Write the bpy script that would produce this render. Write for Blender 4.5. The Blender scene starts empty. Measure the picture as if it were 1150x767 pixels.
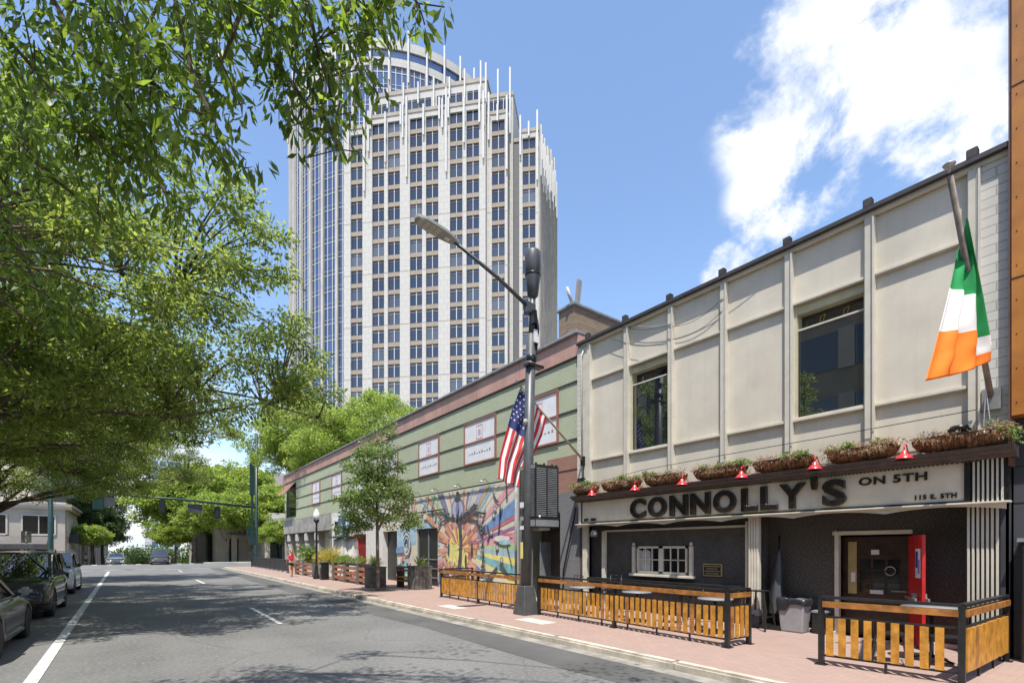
import bpy, bmesh, math, random
import numpy as np
from mathutils import Vector, Matrix
R=math.radians
rnd=random.Random(7)
S=bpy.context.scene
COL=S.collection
# ---------------------------------------------------------------- camera
PSI=36.97
cam=bpy.data.cameras.new('camera'); co=bpy.data.objects.new('camera',cam); COL.objects.link(co)
co.location=(0,0,1.95); co.rotation_euler=(R(90),0,R(-PSI))
cam.sensor_width=36; cam.lens=36*558/1150; cam.shift_y=(616-383.5)/1150; cam.clip_start=.05; cam.clip_end=3000
S.camera=co
# ---------------------------------------------------------------- light, sky, exposure
SUN=Vector((-.27,-.27,.924)).normalized()
W=bpy.data.worlds.new('World'); S.world=W; W.use_nodes=True
nt=W.node_tree; N=nt.nodes; L=nt.links
bg=N['Background']; bg.inputs[1].default_value=.15
sky=N.new('ShaderNodeTexSky'); sky.sky_type='NISHITA'; sky.sun_disc=False
sky.sun_elevation=math.asin(SUN.z); sky.sun_rotation=math.atan2(SUN.x,SUN.y)%(2*math.pi)
sky.air_density=1.0; sky.dust_density=.6; sky.ozone_density=2.0; sky.altitude=200
def wn(t,**k):
    n=N.new(t)
    for a,b in k.items(): setattr(n,a,b)
    return n
def wm(op,a,b=None,c=None):
    n=wn('ShaderNodeMath',operation=op)
    for i,v in enumerate((a,b,c)):
        if v is None: continue
        if isinstance(v,(int,float)): n.inputs[i].default_value=v
        else: L.new(v,n.inputs[i])
    return n.outputs[0]
def sstep(v,a,b):
    n=wn('ShaderNodeMapRange',interpolation_type='SMOOTHSTEP')
    L.new(v,n.inputs[0]); n.inputs[1].default_value=a; n.inputs[2].default_value=b
    return n.outputs[0]
tc=wn('ShaderNodeTexCoord')
def blob(d,a,b):
    n=wn('ShaderNodeVectorMath',operation='DOT_PRODUCT'); L.new(tc.outputs['Generated'],n.inputs[0]); n.inputs[1].default_value=Vector(d).normalized()
    return sstep(n.outputs['Value'],math.cos(R(b)),math.cos(R(a)))
def noise(sc,det,rough,dist=0,st=(1,1,1)):
    m=wn('ShaderNodeMapping'); m.inputs['Scale'].default_value=st; L.new(tc.outputs['Generated'],m.inputs[0])
    n=wn('ShaderNodeTexNoise'); n.inputs['Scale'].default_value=sc; n.inputs['Detail'].default_value=det; n.inputs['Roughness'].default_value=rough; n.inputs['Distortion'].default_value=dist
    L.new(m.outputs[0],n.inputs['Vector']); return n.outputs['Fac']
CD=[((1.15,.40,.98),1,11.5,.80),((1.10,.46,.74),1,7.5,.66),((1.20,.32,1.18),1,8,.72),((1.25,.30,.78),1,7,.6),((.99,.56,.585),.3,3.0,.72),((.672,.748,.49),.2,3.0,.62),
    ((.0,1,.10),3,14,.95),((-.5,1.,.35),5,22,.9),((.25,1,.12),2,10,.9)]
acc=None
for d,a,b,w in CD:
    v=wm('MULTIPLY',blob(d,a,b),w)
    acc=v if acc is None else wm('MAXIMUM',acc,v)
nz=noise(4.6,11,.62,.25,(1,1,1.25))
dens=wm('ADD',wm('MULTIPLY',acc,.53),wm('MULTIPLY',wm('SUBTRACT',nz,.5),3.3))
cl=sstep(dens,.23,.74)
cl=wm('MULTIPLY',cl,wm('MULTIPLY',sstep(acc,.02,.35),.97))
sh=noise(4.1,7,.6,.3)
cr=wn('ShaderNodeMix',data_type='RGBA'); cr.inputs[6].default_value=(3.1,3.35,3.8,1); cr.inputs[7].default_value=(4.5,4.5,4.5,1)
L.new(sstep(sh,.38,.58),cr.inputs[0])
mx=wn('ShaderNodeMix',data_type='RGBA'); L.new(cl,mx.inputs[0]); L.new(sky.outputs[0],mx.inputs[6]); L.new(cr.outputs[2],mx.inputs[7])
L.new(mx.outputs[2],bg.inputs[0])
sl=bpy.data.lights.new('sun','SUN'); sl.energy=3.7; sl.angle=R(.53); sl.color=(1,.955,.88)
so=bpy.data.objects.new('sun',sl); COL.objects.link(so); so.rotation_euler=SUN.to_track_quat('Z','Y').to_euler()
S.view_settings.view_transform='Standard'; S.view_settings.look='None'; S.view_settings.gamma=1; S.view_settings.exposure=.95
S.view_settings.use_curve_mapping=False
S.cycles.max_bounces=8; S.cycles.diffuse_bounces=4; S.cycles.glossy_bounces=3; S.cycles.transmission_bounces=4; S.cycles.transparent_max_bounces=6
S.cycles.use_denoising=True
# ---------------------------------------------------------------- materials
def mat(name,col,rough=.7,metal=0,var=.12,nsc=3.0,bump=0,bsc=40,spec=.5,col2=None,speck=0,streak=0,sf=1.9):
    m=bpy.data.materials.new(name); m.use_nodes=True; n=m.node_tree.nodes; l=m.node_tree.links
    b=n['Principled BSDF']; b.inputs['Roughness'].default_value=rough; b.inputs['Metallic'].default_value=metal
    b.inputs['Specular IOR Level'].default_value=spec
    t=n.new('ShaderNodeTexCoord')
    def nz(sc,det=5,vec=None,st=None):
        q=n.new('ShaderNodeTexNoise'); q.inputs['Scale'].default_value=sc; q.inputs['Detail'].default_value=det; q.inputs['Roughness'].default_value=.6
        if st:
            mp=n.new('ShaderNodeMapping'); mp.inputs['Scale'].default_value=st; l.new(t.outputs['Object'],mp.inputs[0]); l.new(mp.outputs[0],q.inputs['Vector'])
        else: l.new(t.outputs['Object'],q.inputs['Vector'])
        return q.outputs['Fac']
    def mix(f,a,c,mode='MIX'):
        x=n.new('ShaderNodeMix'); x.data_type='RGBA'; x.blend_type=mode
        for i,v in ((0,f),(6,a),(7,c)):
            if isinstance(v,(tuple,float,int)): x.inputs[i].default_value=v
            else: l.new(v,x.inputs[i])
        return x.outputs[2]
    c=(*col,1); c2=(*(col2 or [min(1,q*(1-var*2.0)) for q in col]),1); c1=(*[min(1,q*(1+var*.8)) for q in col],1) if not col2 else c
    r=n.new('ShaderNodeMapRange'); l.new(nz(nsc),r.inputs[0]); r.inputs[1].default_value=.35; r.inputs[2].default_value=.68
    out=mix(r.outputs[0],c1,c2)
    if streak:
        r3=n.new('ShaderNodeMapRange'); l.new(nz(1,4,st=(7,7,.35)),r3.inputs[0]); r3.inputs[1].default_value=.5; r3.inputs[2].default_value=.75; r3.inputs[4].default_value=streak
        out=mix(r3.outputs[0],out,tuple(q*.55 for q in col)+(1,))
    if speck:
        r2=n.new('ShaderNodeMapRange'); l.new(nz(speck,2),r2.inputs[0]); r2.inputs[1].default_value=.45; r2.inputs[2].default_value=.7; r2.inputs[4].default_value=.5
        out=mix(r2.outputs[0],out,tuple(min(1,q*sf+.01) for q in col)+(1,))
    l.new(out,b.inputs['Base Color'])
    if bump:
        bp=n.new('ShaderNodeBump'); bp.inputs['Strength'].default_value=bump; bp.inputs['Distance'].default_value=.02; l.new(nz(bsc,3),bp.inputs['Height']); l.new(bp.outputs[0],b.inputs['Normal'])
    return m
def brick(name,c1,c2,mortar,w=.2,h=.067,rough=.85,bump=.5,ground=False,msize=.012,var=.5):
    m=mat(name,c1,rough,var=.1,nsc=1.2); n=m.node_tree.nodes; l=m.node_tree.links; b=n['Principled BSDF']
    base=b.inputs['Base Color'].links[0].from_socket
    t=n.new('ShaderNodeTexCoord'); sp=n.new('ShaderNodeSeparateXYZ'); l.new(t.outputs['Object'],sp.inputs[0])
    cb=n.new('ShaderNodeCombineXYZ')
    if ground: l.new(sp.outputs[1],cb.inputs[0]); l.new(sp.outputs[0],cb.inputs[1])
    else:
        ad=n.new('ShaderNodeMath'); ad.operation='ADD'; l.new(sp.outputs[0],ad.inputs[0]); l.new(sp.outputs[1],ad.inputs[1])
        l.new(ad.outputs[0],cb.inputs[0]); l.new(sp.outputs[2],cb.inputs[1])
    k=n.new('ShaderNodeTexBrick'); l.new(cb.outputs[0],k.inputs['Vector']); k.inputs['Scale'].default_value=1
    k.inputs['Brick Width'].default_value=w; k.inputs['Row Height'].default_value=h; k.inputs['Mortar Size'].default_value=msize*.5; k.inputs['Mortar Smooth'].default_value=.2
    k.inputs['Color1'].default_value=(*c1,1); k.inputs['Color2'].default_value=(*c2,1); k.inputs['Mortar'].default_value=(*mortar,1)
    x=n.new('ShaderNodeMix'); x.data_type='RGBA'; x.blend_type='MIX'; x.inputs[0].default_value=var*.5
    l.new(k.outputs[0],x.inputs[6]); l.new(base,x.inputs[7]); l.new(x.outputs[2],b.inputs['Base Color'])
    bp=n.new('ShaderNodeBump'); bp.invert=True; bp.inputs['Strength'].default_value=bump; bp.inputs['Distance'].default_value=.01; l.new(k.outputs['Fac'],bp.inputs['Height']); l.new(bp.outputs[0],b.inputs['Normal'])
    return m
def leafmat(name,c,ct,tr=.42,var=.5):
    m=bpy.data.materials.new(name); m.use_nodes=True; n=m.node_tree.nodes; l=m.node_tree.links
    b=n['Principled BSDF']; b.inputs['Roughness'].default_value=.42; b.inputs['Specular IOR Level'].default_value=.45
    g=n.new('ShaderNodeNewGeometry'); 
    def ramp(c):
        x=n.new('ShaderNodeMix'); x.data_type='RGBA'; x.inputs[6].default_value=(*[q*(1-var*.55) for q in c],1); x.inputs[7].default_value=(c[0]*(1+var),c[1]*(1+var*.7),c[2]*(1+var*.3),1)
        l.new(g.outputs['Random Per Island'],x.inputs[0]); return x.outputs[2]
    l.new(ramp(c),b.inputs['Base Color'])
    t=n.new('ShaderNodeBsdfTranslucent'); l.new(ramp(ct),t.inputs[0])
    mxs=n.new('ShaderNodeMixShader'); mxs.inputs[0].default_value=tr; l.new(b.outputs[0],mxs.inputs[1]); l.new(t.outputs[0],mxs.inputs[2])
    l.new(mxs.outputs[0],n['Material Output'].inputs[0]); return m
def glass(name,col,rough=.03,spec=1.0,metal=0):
    m=mat(name,col,rough,metal,var=.15,nsc=.3,spec=spec)
    b=m.node_tree.nodes['Principled BSDF']; b.inputs['IOR'].default_value=1.9
    return m
M=dict(
 asphalt=None,
 white_paint=mat('white_paint',(.62,.62,.58),.75,var=.25,nsc=9),
 kerb=mat('kerb_concrete',(.50,.45,.37),.85,var=.2,nsc=2.5,bump=.3),
 gutter=mat('gutter_concrete',(.27,.25,.215),.9,var=.25,nsc=2,bump=.3),
 concrete=mat('concrete',(.34,.32,.29),.9,var=.2,nsc=1.2,bump=.2),
 cream=mat('cream_panel',(.61,.555,.455),.6,var=.06,nsc=1.1,streak=.14),
 cream_trim=mat('cream_trim',(.58,.54,.45),.55,var=.06,nsc=3),
 yellow=mat('yellow_reveal',(.50,.46,.31),.6,var=.1),
 coping=mat('dark_coping',(.055,.047,.045),.5,var=.2),
 cornice=mat('brown_cornice',(.085,.065,.058),.5,var=.2,nsc=6),
 sign=mat('sign_board',(.72,.635,.50),.55,var=.08,nsc=1.3,streak=.1),
 valance=mat('valance',(.64,.59,.49),.6,var=.08),
 black=mat('black_paint',(.018,.018,.019),.32,var=.2,nsc=5),
 blackm=mat('black_metal',(.022,.022,.024),.38,metal=.0,var=.2,nsc=7),
 letters=mat('letter_black',(.025,.018,.016),.22,var=.1,spec=.8),
 darkwall=mat('charcoal_wall',(.062,.058,.056),.6,var=.18,nsc=2.2,speck=30),
 granite=mat('granite_wall',(.05,.045,.04),.35,var=.3,nsc=1.3,speck=30,col2=(.06,.05,.042),sf=4),
 slate=mat('slate_panel',(.06,.062,.072),.5,var=.15,nsc=1),
 wood=mat('orange_wood',(.56,.26,.035),.45,var=.22,nsc=6,bump=.15),
 wood2=mat('rail_wood',(.40,.17,.045),.4,var=.25,nsc=6),
 redwood=mat('red_wood',(.36,.15,.085),.7,var=.25,nsc=5),
 greywood=mat('grey_wood',(.15,.14,.125),.85,var=.25,nsc=3,streak=.4),
 terracotta=mat('basket_liner',(.30,.13,.05),.95,var=.45,nsc=14,bump=.9,bsc=50),
 copper=mat('copper_band',(.50,.295,.23),.55,var=.12,nsc=.9,streak=.25),
 greytrim=mat('grey_coping',(.27,.28,.30),.5,var=.12),
 red=mat('red_enamel',(.62,.035,.04),.3,var=.06),
 reddoor=mat('red_door',(.55,.02,.02),.4,var=.12),
 maroon=mat('maroon_frame',(.28,.13,.095),.6,var=.1),
 board=mat('white_board',(.74,.74,.75),.5,var=.05,nsc=2),
 corten=mat('rusty_orange_panel',(.46,.18,.03),.45,var=.3,nsc=1.6,col2=(.30,.11,.02)),
 stone=mat('tower_stone',(.45,.415,.365),.75,var=.08,nsc=.25),
 stone2=mat('tower_stone_dark',(.36,.315,.26),.8,var=.12,nsc=.3),
 stone3=mat('spandrel_stone',(.31,.25,.185),.8,var=.08),
 recess=mat('recess_grey',(.14,.14,.145),.7,var=.1),
 fin=mat('white_fin',(.52,.51,.49),.5,var=.05),
 tglass=glass('tower_glass',(.016,.022,.048),.02),
 cglass=glass('curtain_glass',(.025,.055,.15),.04,metal=.2),
 pglass=glass('pub_glass',(.012,.016,.02),.0),
 dglass=glass('dark_glass',(.01,.011,.012),.08,spec=.6),
 bglass=glass('blue_glass',(.08,.22,.38),.1),
 steel=mat('galvanised',(.42,.42,.42),.4,metal=.6,var=.15),
 grey=mat('grey_paint',(.22,.23,.235),.5,var=.12),
 pole=mat('pole_grey',(.075,.078,.08),.42,var=.12,nsc=4),
 greenpole=mat('green_pole',(.012,.038,.036),.4,var=.1),
 lampgrey=mat('lamp_grey',(.33,.33,.30),.45,var=.05),
 lens=mat('lamp_lens',(.52,.5,.44),.3,var=.05),
 rubber=mat('rubber',(.018,.018,.018),.8,var=.2),
 alloy=mat('alloy',(.5,.5,.52),.28,metal=.8,var=.05),
 carblack=mat('car_black',(.012,.012,.013),.12,var=.05,spec=.7),
 cargrey=mat('car_gunmetal',(.13,.13,.135),.2,metal=.6,var=.05),
 carwhite=mat('car_white',(.55,.56,.57),.2,var=.05),
 carsilver=mat('car_silver',(.30,.31,.33),.25,metal=.5,var=.05),
 carglass=glass('car_glass',(.01,.012,.012),.02),
 headlight=glass('headlight',(.10,.105,.11),.1),
 chrome=mat('chrome',(.6,.6,.6),.15,metal=1,var=.02),
 taillight=mat('taillight',(.35,.01,.01),.2,var=.05),
 bark=mat('bark',(.115,.085,.062),.95,var=.3,nsc=5,bump=.9,bsc=18),
 bark2=mat('pale_bark',(.20,.155,.12),.95,var=.25,nsc=5,bump=.6,bsc=18),
 skin=mat('skin',(.52,.28,.18),.55,var=.05),
 hair=mat('hair',(.42,.25,.10),.7,var=.2,nsc=20),
 dhair=mat('dark_hair',(.03,.02,.015),.6,var=.2,nsc=20),
 redcloth=mat('red_cloth',(.62,.02,.035),.8,var=.1),
 navy=mat('navy_cloth',(.02,.022,.04),.8,var=.15),
 purple=mat('purple_cloth',(.30,.16,.60),.8,var=.1),
 whitecloth=mat('white_cloth',(.62,.61,.58),.85,var=.12,nsc=3),
 blue=mat('blue_cloth',(.05,.09,.24),.8,var=.1),
 flagred=mat('flag_red',(.55,.025,.035),.8,var=.06),
 flagwhite=mat('flag_white',(.75,.72,.70),.8,var=.05),
 flagblue=mat('flag_blue',(.025,.04,.17),.8,var=.06),
 irgreen=mat('flag_green',(.0,.24,.055),.75,var=.06),
 irwhite=mat('flag_cream',(.72,.71,.68),.75,var=.04),
 irorange=mat('flag_orange',(.85,.19,.01),.75,var=.05),
 polewood=mat('weathered_pole',(.27,.225,.19),.8,var=.2,nsc=8),
 brass=mat('pole_brass',(.42,.34,.22),.45,var=.1),
 binp=mat('bin_plastic',(.30,.29,.30),.5,var=.08),
 binbag=mat('bin_bag',(.03,.03,.035),.3,var=.2),
 tan=mat('tan_stone',(.36,.29,.19),.8,var=.12,nsc=.6),
 tan2=mat('pale_stone',(.52,.45,.35),.8,var=.1,nsc=.6),
 greystone=mat('grey_stone',(.25,.24,.235),.8,var=.1,nsc=.6),
 deck=mat('parking_deck',(.38,.36,.33),.85,var=.1,nsc=.15),
 paleplate=mat('pale_plate',(.50,.47,.42),.8,var=.08),
 plaque=mat('brass_plaque',(.42,.33,.14),.45,var=.1),
 gold=mat('gold_letter',(.55,.40,.12),.4,var=.1),
 ty=mat('paint_yellow',(0.799,0.682,0.214),.7,var=.1),tt=mat('paint_teal',(0.214,0.464,0.495),.7,var=.12),tb=mat('paint_blue',(0.191,0.292,0.511),.7,var=.12),
 tlb=mat('paint_light_blue',(0.386,0.542,0.651),.7,var=.12),tr=mat('paint_red',(0.604,0.168,0.191),.7,var=.1),to=mat('paint_orange',(0.698,0.355,0.199),.7,var=.15),
 tpk=mat('paint_pink',(0.698,0.355,0.394),.7,var=.1),tp=mat('paint_purple',(0.355,0.168,0.339),.7,var=.1),tv=mat('paint_violet',(0.238,0.230,0.339),.7,var=.1),
 tl=mat('paint_lavender',(0.433,0.417,0.565),.7,var=.1),tc=mat('paint_cream',(0.660,0.600,0.470),.75,var=.06),tw=mat('paint_white',(0.680,0.660,0.620),.75,var=.06),
 tg=mat('paint_charcoal',(0.084,0.089,0.103),.7,var=.2),tgr=mat('paint_grey',(0.250,0.260,0.280),.7,var=.2),tmu=mat('paint_mustard',(0.526,0.402,0.183),.7,var=.1),tbr=mat('paint_brick_red',(0.417,0.183,0.171),.7,var=.12),
 tgn=mat('paint_pale_green',(0.409,0.565,0.331),.7,var=.1),
 leaf=leafmat('oak_leaf',(.095,.145,.042),(.36,.50,.10),.46,var=.85),
 leafn=leafmat('near_leaf',(.062,.115,.028),(.28,.44,.06),.48,.7),
 leafl=leafmat('lime_leaf',(.16,.23,.05),(.46,.62,.11),.46,.5),
 leafd=leafmat('dark_leaf',(.05,.085,.03),(.16,.26,.06),.4,.4),
 leafy=leafmat('young_leaf',(.10,.155,.06),(.32,.46,.12),.44,.5),
 straw=leafmat('dry_stems',(.33,.25,.17),(.4,.3,.2),.3,.5),
 grass=leafmat('blade_leaf',(.12,.19,.04),(.35,.5,.1),.35,.5),
 yellowgrass=leafmat('yellow_blades',(.40,.36,.08),(.6,.55,.15),.35,.4),
)
def ribw(name,c,sc,depth=.3):   # wall of painted brick, low contrast
    return brick(name,c,[q*.9 for q in c],[q*.62 for q in c],bump=depth)
M['greenbrick']=brick('green_brick',(.45,.48,.33),(.41,.44,.30),(.28,.31,.21),.215,.075,bump=.8,msize=.018)
M['whitebrick']=brick('white_brick',(.58,.56,.51),(.54,.52,.47),(.34,.32,.28),.6,.16,bump=1,msize=.02)
M['muralbrick']=brick('mural_brick',(.66,.61,.49),(.62,.57,.46),(.5,.46,.36),.215,.075,bump=.4)
M['greybrick']=brick('grey_brick',(.20,.20,.205),(.17,.17,.175),(.10,.10,.10),.215,.075,bump=.8,msize=.016)
M['redbrick']=brick('red_brick',(.33,.17,.12),(.27,.14,.10),(.25,.20,.17),.215,.075,bump=.5)
M['brownbrick']=brick('brown_brick',(.27,.185,.115),(.16,.115,.08),(.24,.20,.15),.25,.085,bump=.6,msize=.02,var=.2)
M['pavers']=brick('brick_pavers',(.335,.235,.195),(.30,.205,.168),(.25,.185,.158),.2,.1,ground=True,bump=.5,msize=.012,var=.5)
M['towerstone']=brick('tower_panels',(.49,.465,.425),(.47,.445,.405),(.36,.34,.31),1.5,1.33,bump=.2,msize=.09,var=.2)
def asphalt():
    m=mat('asphalt',(.140,.138,.132),.88,var=.16,nsc=.35,bump=.9,bsc=26,speck=15,sf=1.7)
    n=m.node_tree.nodes; l=m.node_tree.links; b=n['Principled BSDF']; base=b.inputs['Base Color'].links[0].from_socket
    t=n.new('ShaderNodeTexCoord'); nn=n.new('ShaderNodeTexNoise'); nn.inputs['Scale'].default_value=.9; nn.inputs['Detail'].default_value=4; l.new(t.outputs['Object'],nn.inputs[0])
    ad=n.new('ShaderNodeMix'); ad.data_type='RGBA'; ad.inputs[0].default_value=.35; l.new(t.outputs['Object'],ad.inputs[6]); l.new(nn.outputs['Color'],ad.inputs[7])
    v=n.new('ShaderNodeTexVoronoi'); v.feature='DISTANCE_TO_EDGE'; v.inputs['Scale'].default_value=.42; l.new(ad.outputs[2],v.inputs['Vector'])
    r=n.new('ShaderNodeMapRange'); l.new(v.outputs['Distance'],r.inputs[0]); r.inputs[1].default_value=.0; r.inputs[2].default_value=.006; r.inputs[3].default_value=.45; r.inputs[4].default_value=0
    x=n.new('ShaderNodeMix'); x.data_type='RGBA'; l.new(r.outputs[0],x.inputs[0]); l.new(base,x.inputs[6]); x.inputs[7].default_value=(.03,.03,.03,1)
    mp=n.new('ShaderNodeMapping'); mp.inputs['Scale'].default_value=(1.1,.03,1); l.new(t.outputs['Object'],mp.inputs[0]); w=n.new('ShaderNodeTexNoise'); w.inputs['Scale'].default_value=1; w.inputs['Detail'].default_value=3; l.new(mp.outputs[0],w.inputs[0])
    r2=n.new('ShaderNodeMapRange'); l.new(w.outputs['Fac'],r2.inputs[0]); r2.inputs[1].default_value=.42; r2.inputs[2].default_value=.66; r2.inputs[4].default_value=.35
    x2=n.new('ShaderNodeMix'); x2.data_type='RGBA'; l.new(r2.outputs[0],x2.inputs[0]); l.new(x.outputs[2],x2.inputs[6]); x2.inputs[7].default_value=(.17,.165,.155,1); l.new(x2.outputs[2],b.inputs['Base Color'])
    return m
M['asphalt']=asphalt(); M['asphalt2']=mat('asphalt_patch',(.088,.086,.082),.9,var=.2,nsc=.5,bump=.5,bsc=90,speck=55)
# ---------------------------------------------------------------- mesh builder
class MB:
    def __init__(s): s.v=[];s.f=[];s.m=[];s.ms=[];s.sm=[]
    def mi(s,m):
        if isinstance(m,str): m=M[m]
        if m not in s.ms: s.ms.append(m)
        return s.ms.index(m)
    def add(s,vs,fs,m,sm=False):
        o=len(s.v); k=s.mi(m); s.v+= [tuple(q) for q in vs]; s.f+=[[i+o for i in f] for f in fs]; s.m+=[k]*len(fs); s.sm+=[sm]*len(fs); return s
    def box(s,x0,x1,y0,y1,z0,z1,m,bev=0):
        if x0>x1:x0,x1=x1,x0
        if y0>y1:y0,y1=y1,y0
        if z0>z1:z0,z1=z1,z0
        if not bev:
            vs=[(x0,y0,z0),(x1,y0,z0),(x1,y1,z0),(x0,y1,z0),(x0,y0,z1),(x1,y0,z1),(x1,y1,z1),(x0,y1,z1)]
            return s.add(vs,[(3,2,1,0),(4,5,6,7),(0,1,5,4),(1,2,6,5),(2,3,7,6),(3,0,4,7)],m)
        b=bmesh.new(); bmesh.ops.create_cube(b,size=1)
        for v in b.verts: v.co=Vector(((x0+x1)/2+v.co.x*(x1-x0),(y0+y1)/2+v.co.y*(y1-y0),(z0+z1)/2+v.co.z*(z1-z0)))
        bmesh.ops.bevel(b,geom=b.edges[:],offset=min(bev,(x1-x0)/3,(y1-y0)/3,(z1-z0)/3),segments=2,affect='EDGES')
        b.verts.index_update(); s.add([v.co for v in b.verts],[[v.index for v in f.verts] for f in b.faces],m); b.free(); return s
    def bar(s,p,q,w,h,m,up=(0,0,1)):      # rectangular bar from p to q
        p=Vector(p);q=Vector(q);d=(q-p).normalized();u=Vector(up)
        if abs(d.dot(u))>.98:u=Vector((1,0,0))
        a=d.cross(u).normalized();b=a.cross(d).normalized();vs=[]
        for c in (p,q):
            for i,j in ((-1,-1),(1,-1),(1,1),(-1,1)): vs.append(c+a*i*w/2+b*j*h/2)
        return s.add(vs,[(3,2,1,0),(4,5,6,7),(0,1,5,4),(1,2,6,5),(2,3,7,6),(3,0,4,7)],m)
    def tube(s,ps,rs,m,n=8,cap=True):
        ps=[Vector(p) for p in ps]
        if isinstance(rs,(int,float)): rs=[rs]*len(ps)
        vs=[];fs=[];ref=None
        for i,p in enumerate(ps):
            d=(ps[min(i+1,len(ps)-1)]-ps[max(i-1,0)])
            d=d.normalized() if d.length>1e-9 else Vector((0,0,1))
            if ref is None: ref=Vector((1,0,0)) if abs(d.x)<.9 else Vector((0,1,0))
            a=d.cross(ref).normalized();b=a.cross(d).normalized();ref=b
            for k in range(n):
                t=2*math.pi*k/n; vs.append(p+(a*math.cos(t)+b*math.sin(t))*rs[i])
        for i in range(len(ps)-1):
            for k in range(n):
                k2=(k+1)%n; fs.append((i*n+k,i*n+k2,(i+1)*n+k2,(i+1)*n+k))
        if cap: fs+= [tuple(range(n))[::-1],tuple((len(ps)-1)*n+k for k in range(n))]
        return s.add(vs,fs,m,n>5)
    def lathe(s,pr,m,c=(0,0,0),n=20,ax='z'):   # pr: (r,h)
        vs=[];fs=[]
        for r,h in pr:
            for k in range(n):
                t=2*math.pi*k/n;x,y=r*math.cos(t),r*math.sin(t)
                p=(x,y,h) if ax=='z' else ((x,h,y) if ax=='y' else (h,x,y))
                vs.append((p[0]+c[0],p[1]+c[1],p[2]+c[2]))
        for i in range(len(pr)-1):
            for k in range(n):
                k2=(k+1)%n; fs.append((i*n+k,i*n+k2,(i+1)*n+k2,(i+1)*n+k))
        if pr[0][0]>1e-4: fs.append(tuple(range(n))[::-1])
        if pr[-1][0]>1e-4: fs.append(tuple((len(pr)-1)*n+k for k in range(n)))
        return s.add(vs,fs,m,True)
    def poly(s,pts,m): return s.add(pts,[tuple(range(len(pts)))],m)
    def prism(s,pts,d,m):   # planar outline extruded by vector d
        n=len(pts);d=Vector(d);vs=[Vector(p) for p in pts]+[Vector(p)+d for p in pts]
        return s.add(vs,[tuple(range(n))[::-1],tuple(range(n,2*n))]+[(i,(i+1)%n,n+(i+1)%n,n+i) for i in range(n)],m)
    def mesh(s,name,off=(0,0,0)):
        me=bpy.data.meshes.new(name); o=off
        me.from_pydata([(v[0]-o[0],v[1]-o[1],v[2]-o[2]) for v in s.v],[],s.f)
        for m in s.ms: me.materials.append(m)
        me.polygons.foreach_set('material_index',s.m); me.polygons.foreach_set('use_smooth',s.sm)
        me.update(); return me
    def out(s,name,parent=None,w=True):     # child part; w: coordinates are world ones
        off=(0,0,0)
        if w and parent is not None:
            r=parent
            while r.parent is not None: r=r.parent
            off=r.location
        o=bpy.data.objects.new(name,s.mesh(name,off)); COL.objects.link(o); o.parent=parent
        return o
    def solo(s,name,label,cat,group=None,kind=None):   # top-level single mesh, origin at its base
        a=np.array(s.v); c=((a[:,0].min()+a[:,0].max())/2,(a[:,1].min()+a[:,1].max())/2,a[:,2].min())
        o=bpy.data.objects.new(name,s.mesh(name,c)); COL.objects.link(o); o.location=c
        if label: o['label']=label; o['category']=cat
        if group: o['group']=group
        if kind: o['kind']=kind
        return o
    def struct(s,name): return s.solo(name,None,None,kind='structure')
def thing(name,label,cat,loc=(0,0,0),rz=0,group=None):
    o=bpy.data.objects.new(name,None); COL.objects.link(o); o.location=loc; o.rotation_euler=(0,0,rz); o.empty_display_size=.2
    o['label']=label; o['category']=cat
    if group:o['group']=group
    return o
def dup(root,loc,rz=0,label=None,sc=None):
    r=root.copy(); COL.objects.link(r); r.location=loc; r.rotation_euler=(0,0,rz)
    if sc: r.scale=(sc,sc,sc) if isinstance(sc,(int,float)) else sc
    if label: r['label']=label
    def rec(a,b):
        for ch in list(a.children):
            c=ch.copy(); COL.objects.link(c); c.parent=b; rec(ch,c)
    rec(root,r); return r
def smooth(o,lev=0,ang=None):
    for p in o.data.polygons: p.use_smooth=True
    if lev:
        m=o.modifiers.new('s','SUBSURF'); m.levels=lev; m.render_levels=lev
    return o
def text(name,body,size,parent,loc,mt,ext=.02,sx=1,off=0,spc=1.0,axis='-y',bev=0):
    c=bpy.data.curves.new(name,'FONT'); c.body=body; c.size=size; c.extrude=ext; c.offset=off; c.space_character=spc; c.bevel_depth=bev; c.resolution_u=4
    t=bpy.data.objects.new('tmp',c); COL.objects.link(t); bpy.context.view_layer.update()
    me=bpy.data.meshes.new_from_object(t.evaluated_get(bpy.context.evaluated_depsgraph_get())); bpy.data.objects.remove(t)
    me.materials.clear(); me.materials.append(M[mt])
    for p in me.polygons: p.material_index=0
    xs=[v.co.x for v in me.vertices]; w=max(xs)-min(xs); x0=min(xs); k=sx/w if sx>0 else 1   # sx: wanted total width
    r=parent
    while r.parent is not None: r=r.parent
    for v in me.vertices:
        x,y,z=(v.co.x-x0)*k,v.co.y,v.co.z
        P=Vector((loc[0]-z,loc[1]-x,loc[2]+y)) if axis=='-y' else Vector((loc[0]+x,loc[1]-z,loc[2]+y))
        v.co=P-r.location
    o=bpy.data.objects.new(name,me); COL.objects.link(o); o.parent=parent; return o
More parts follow.
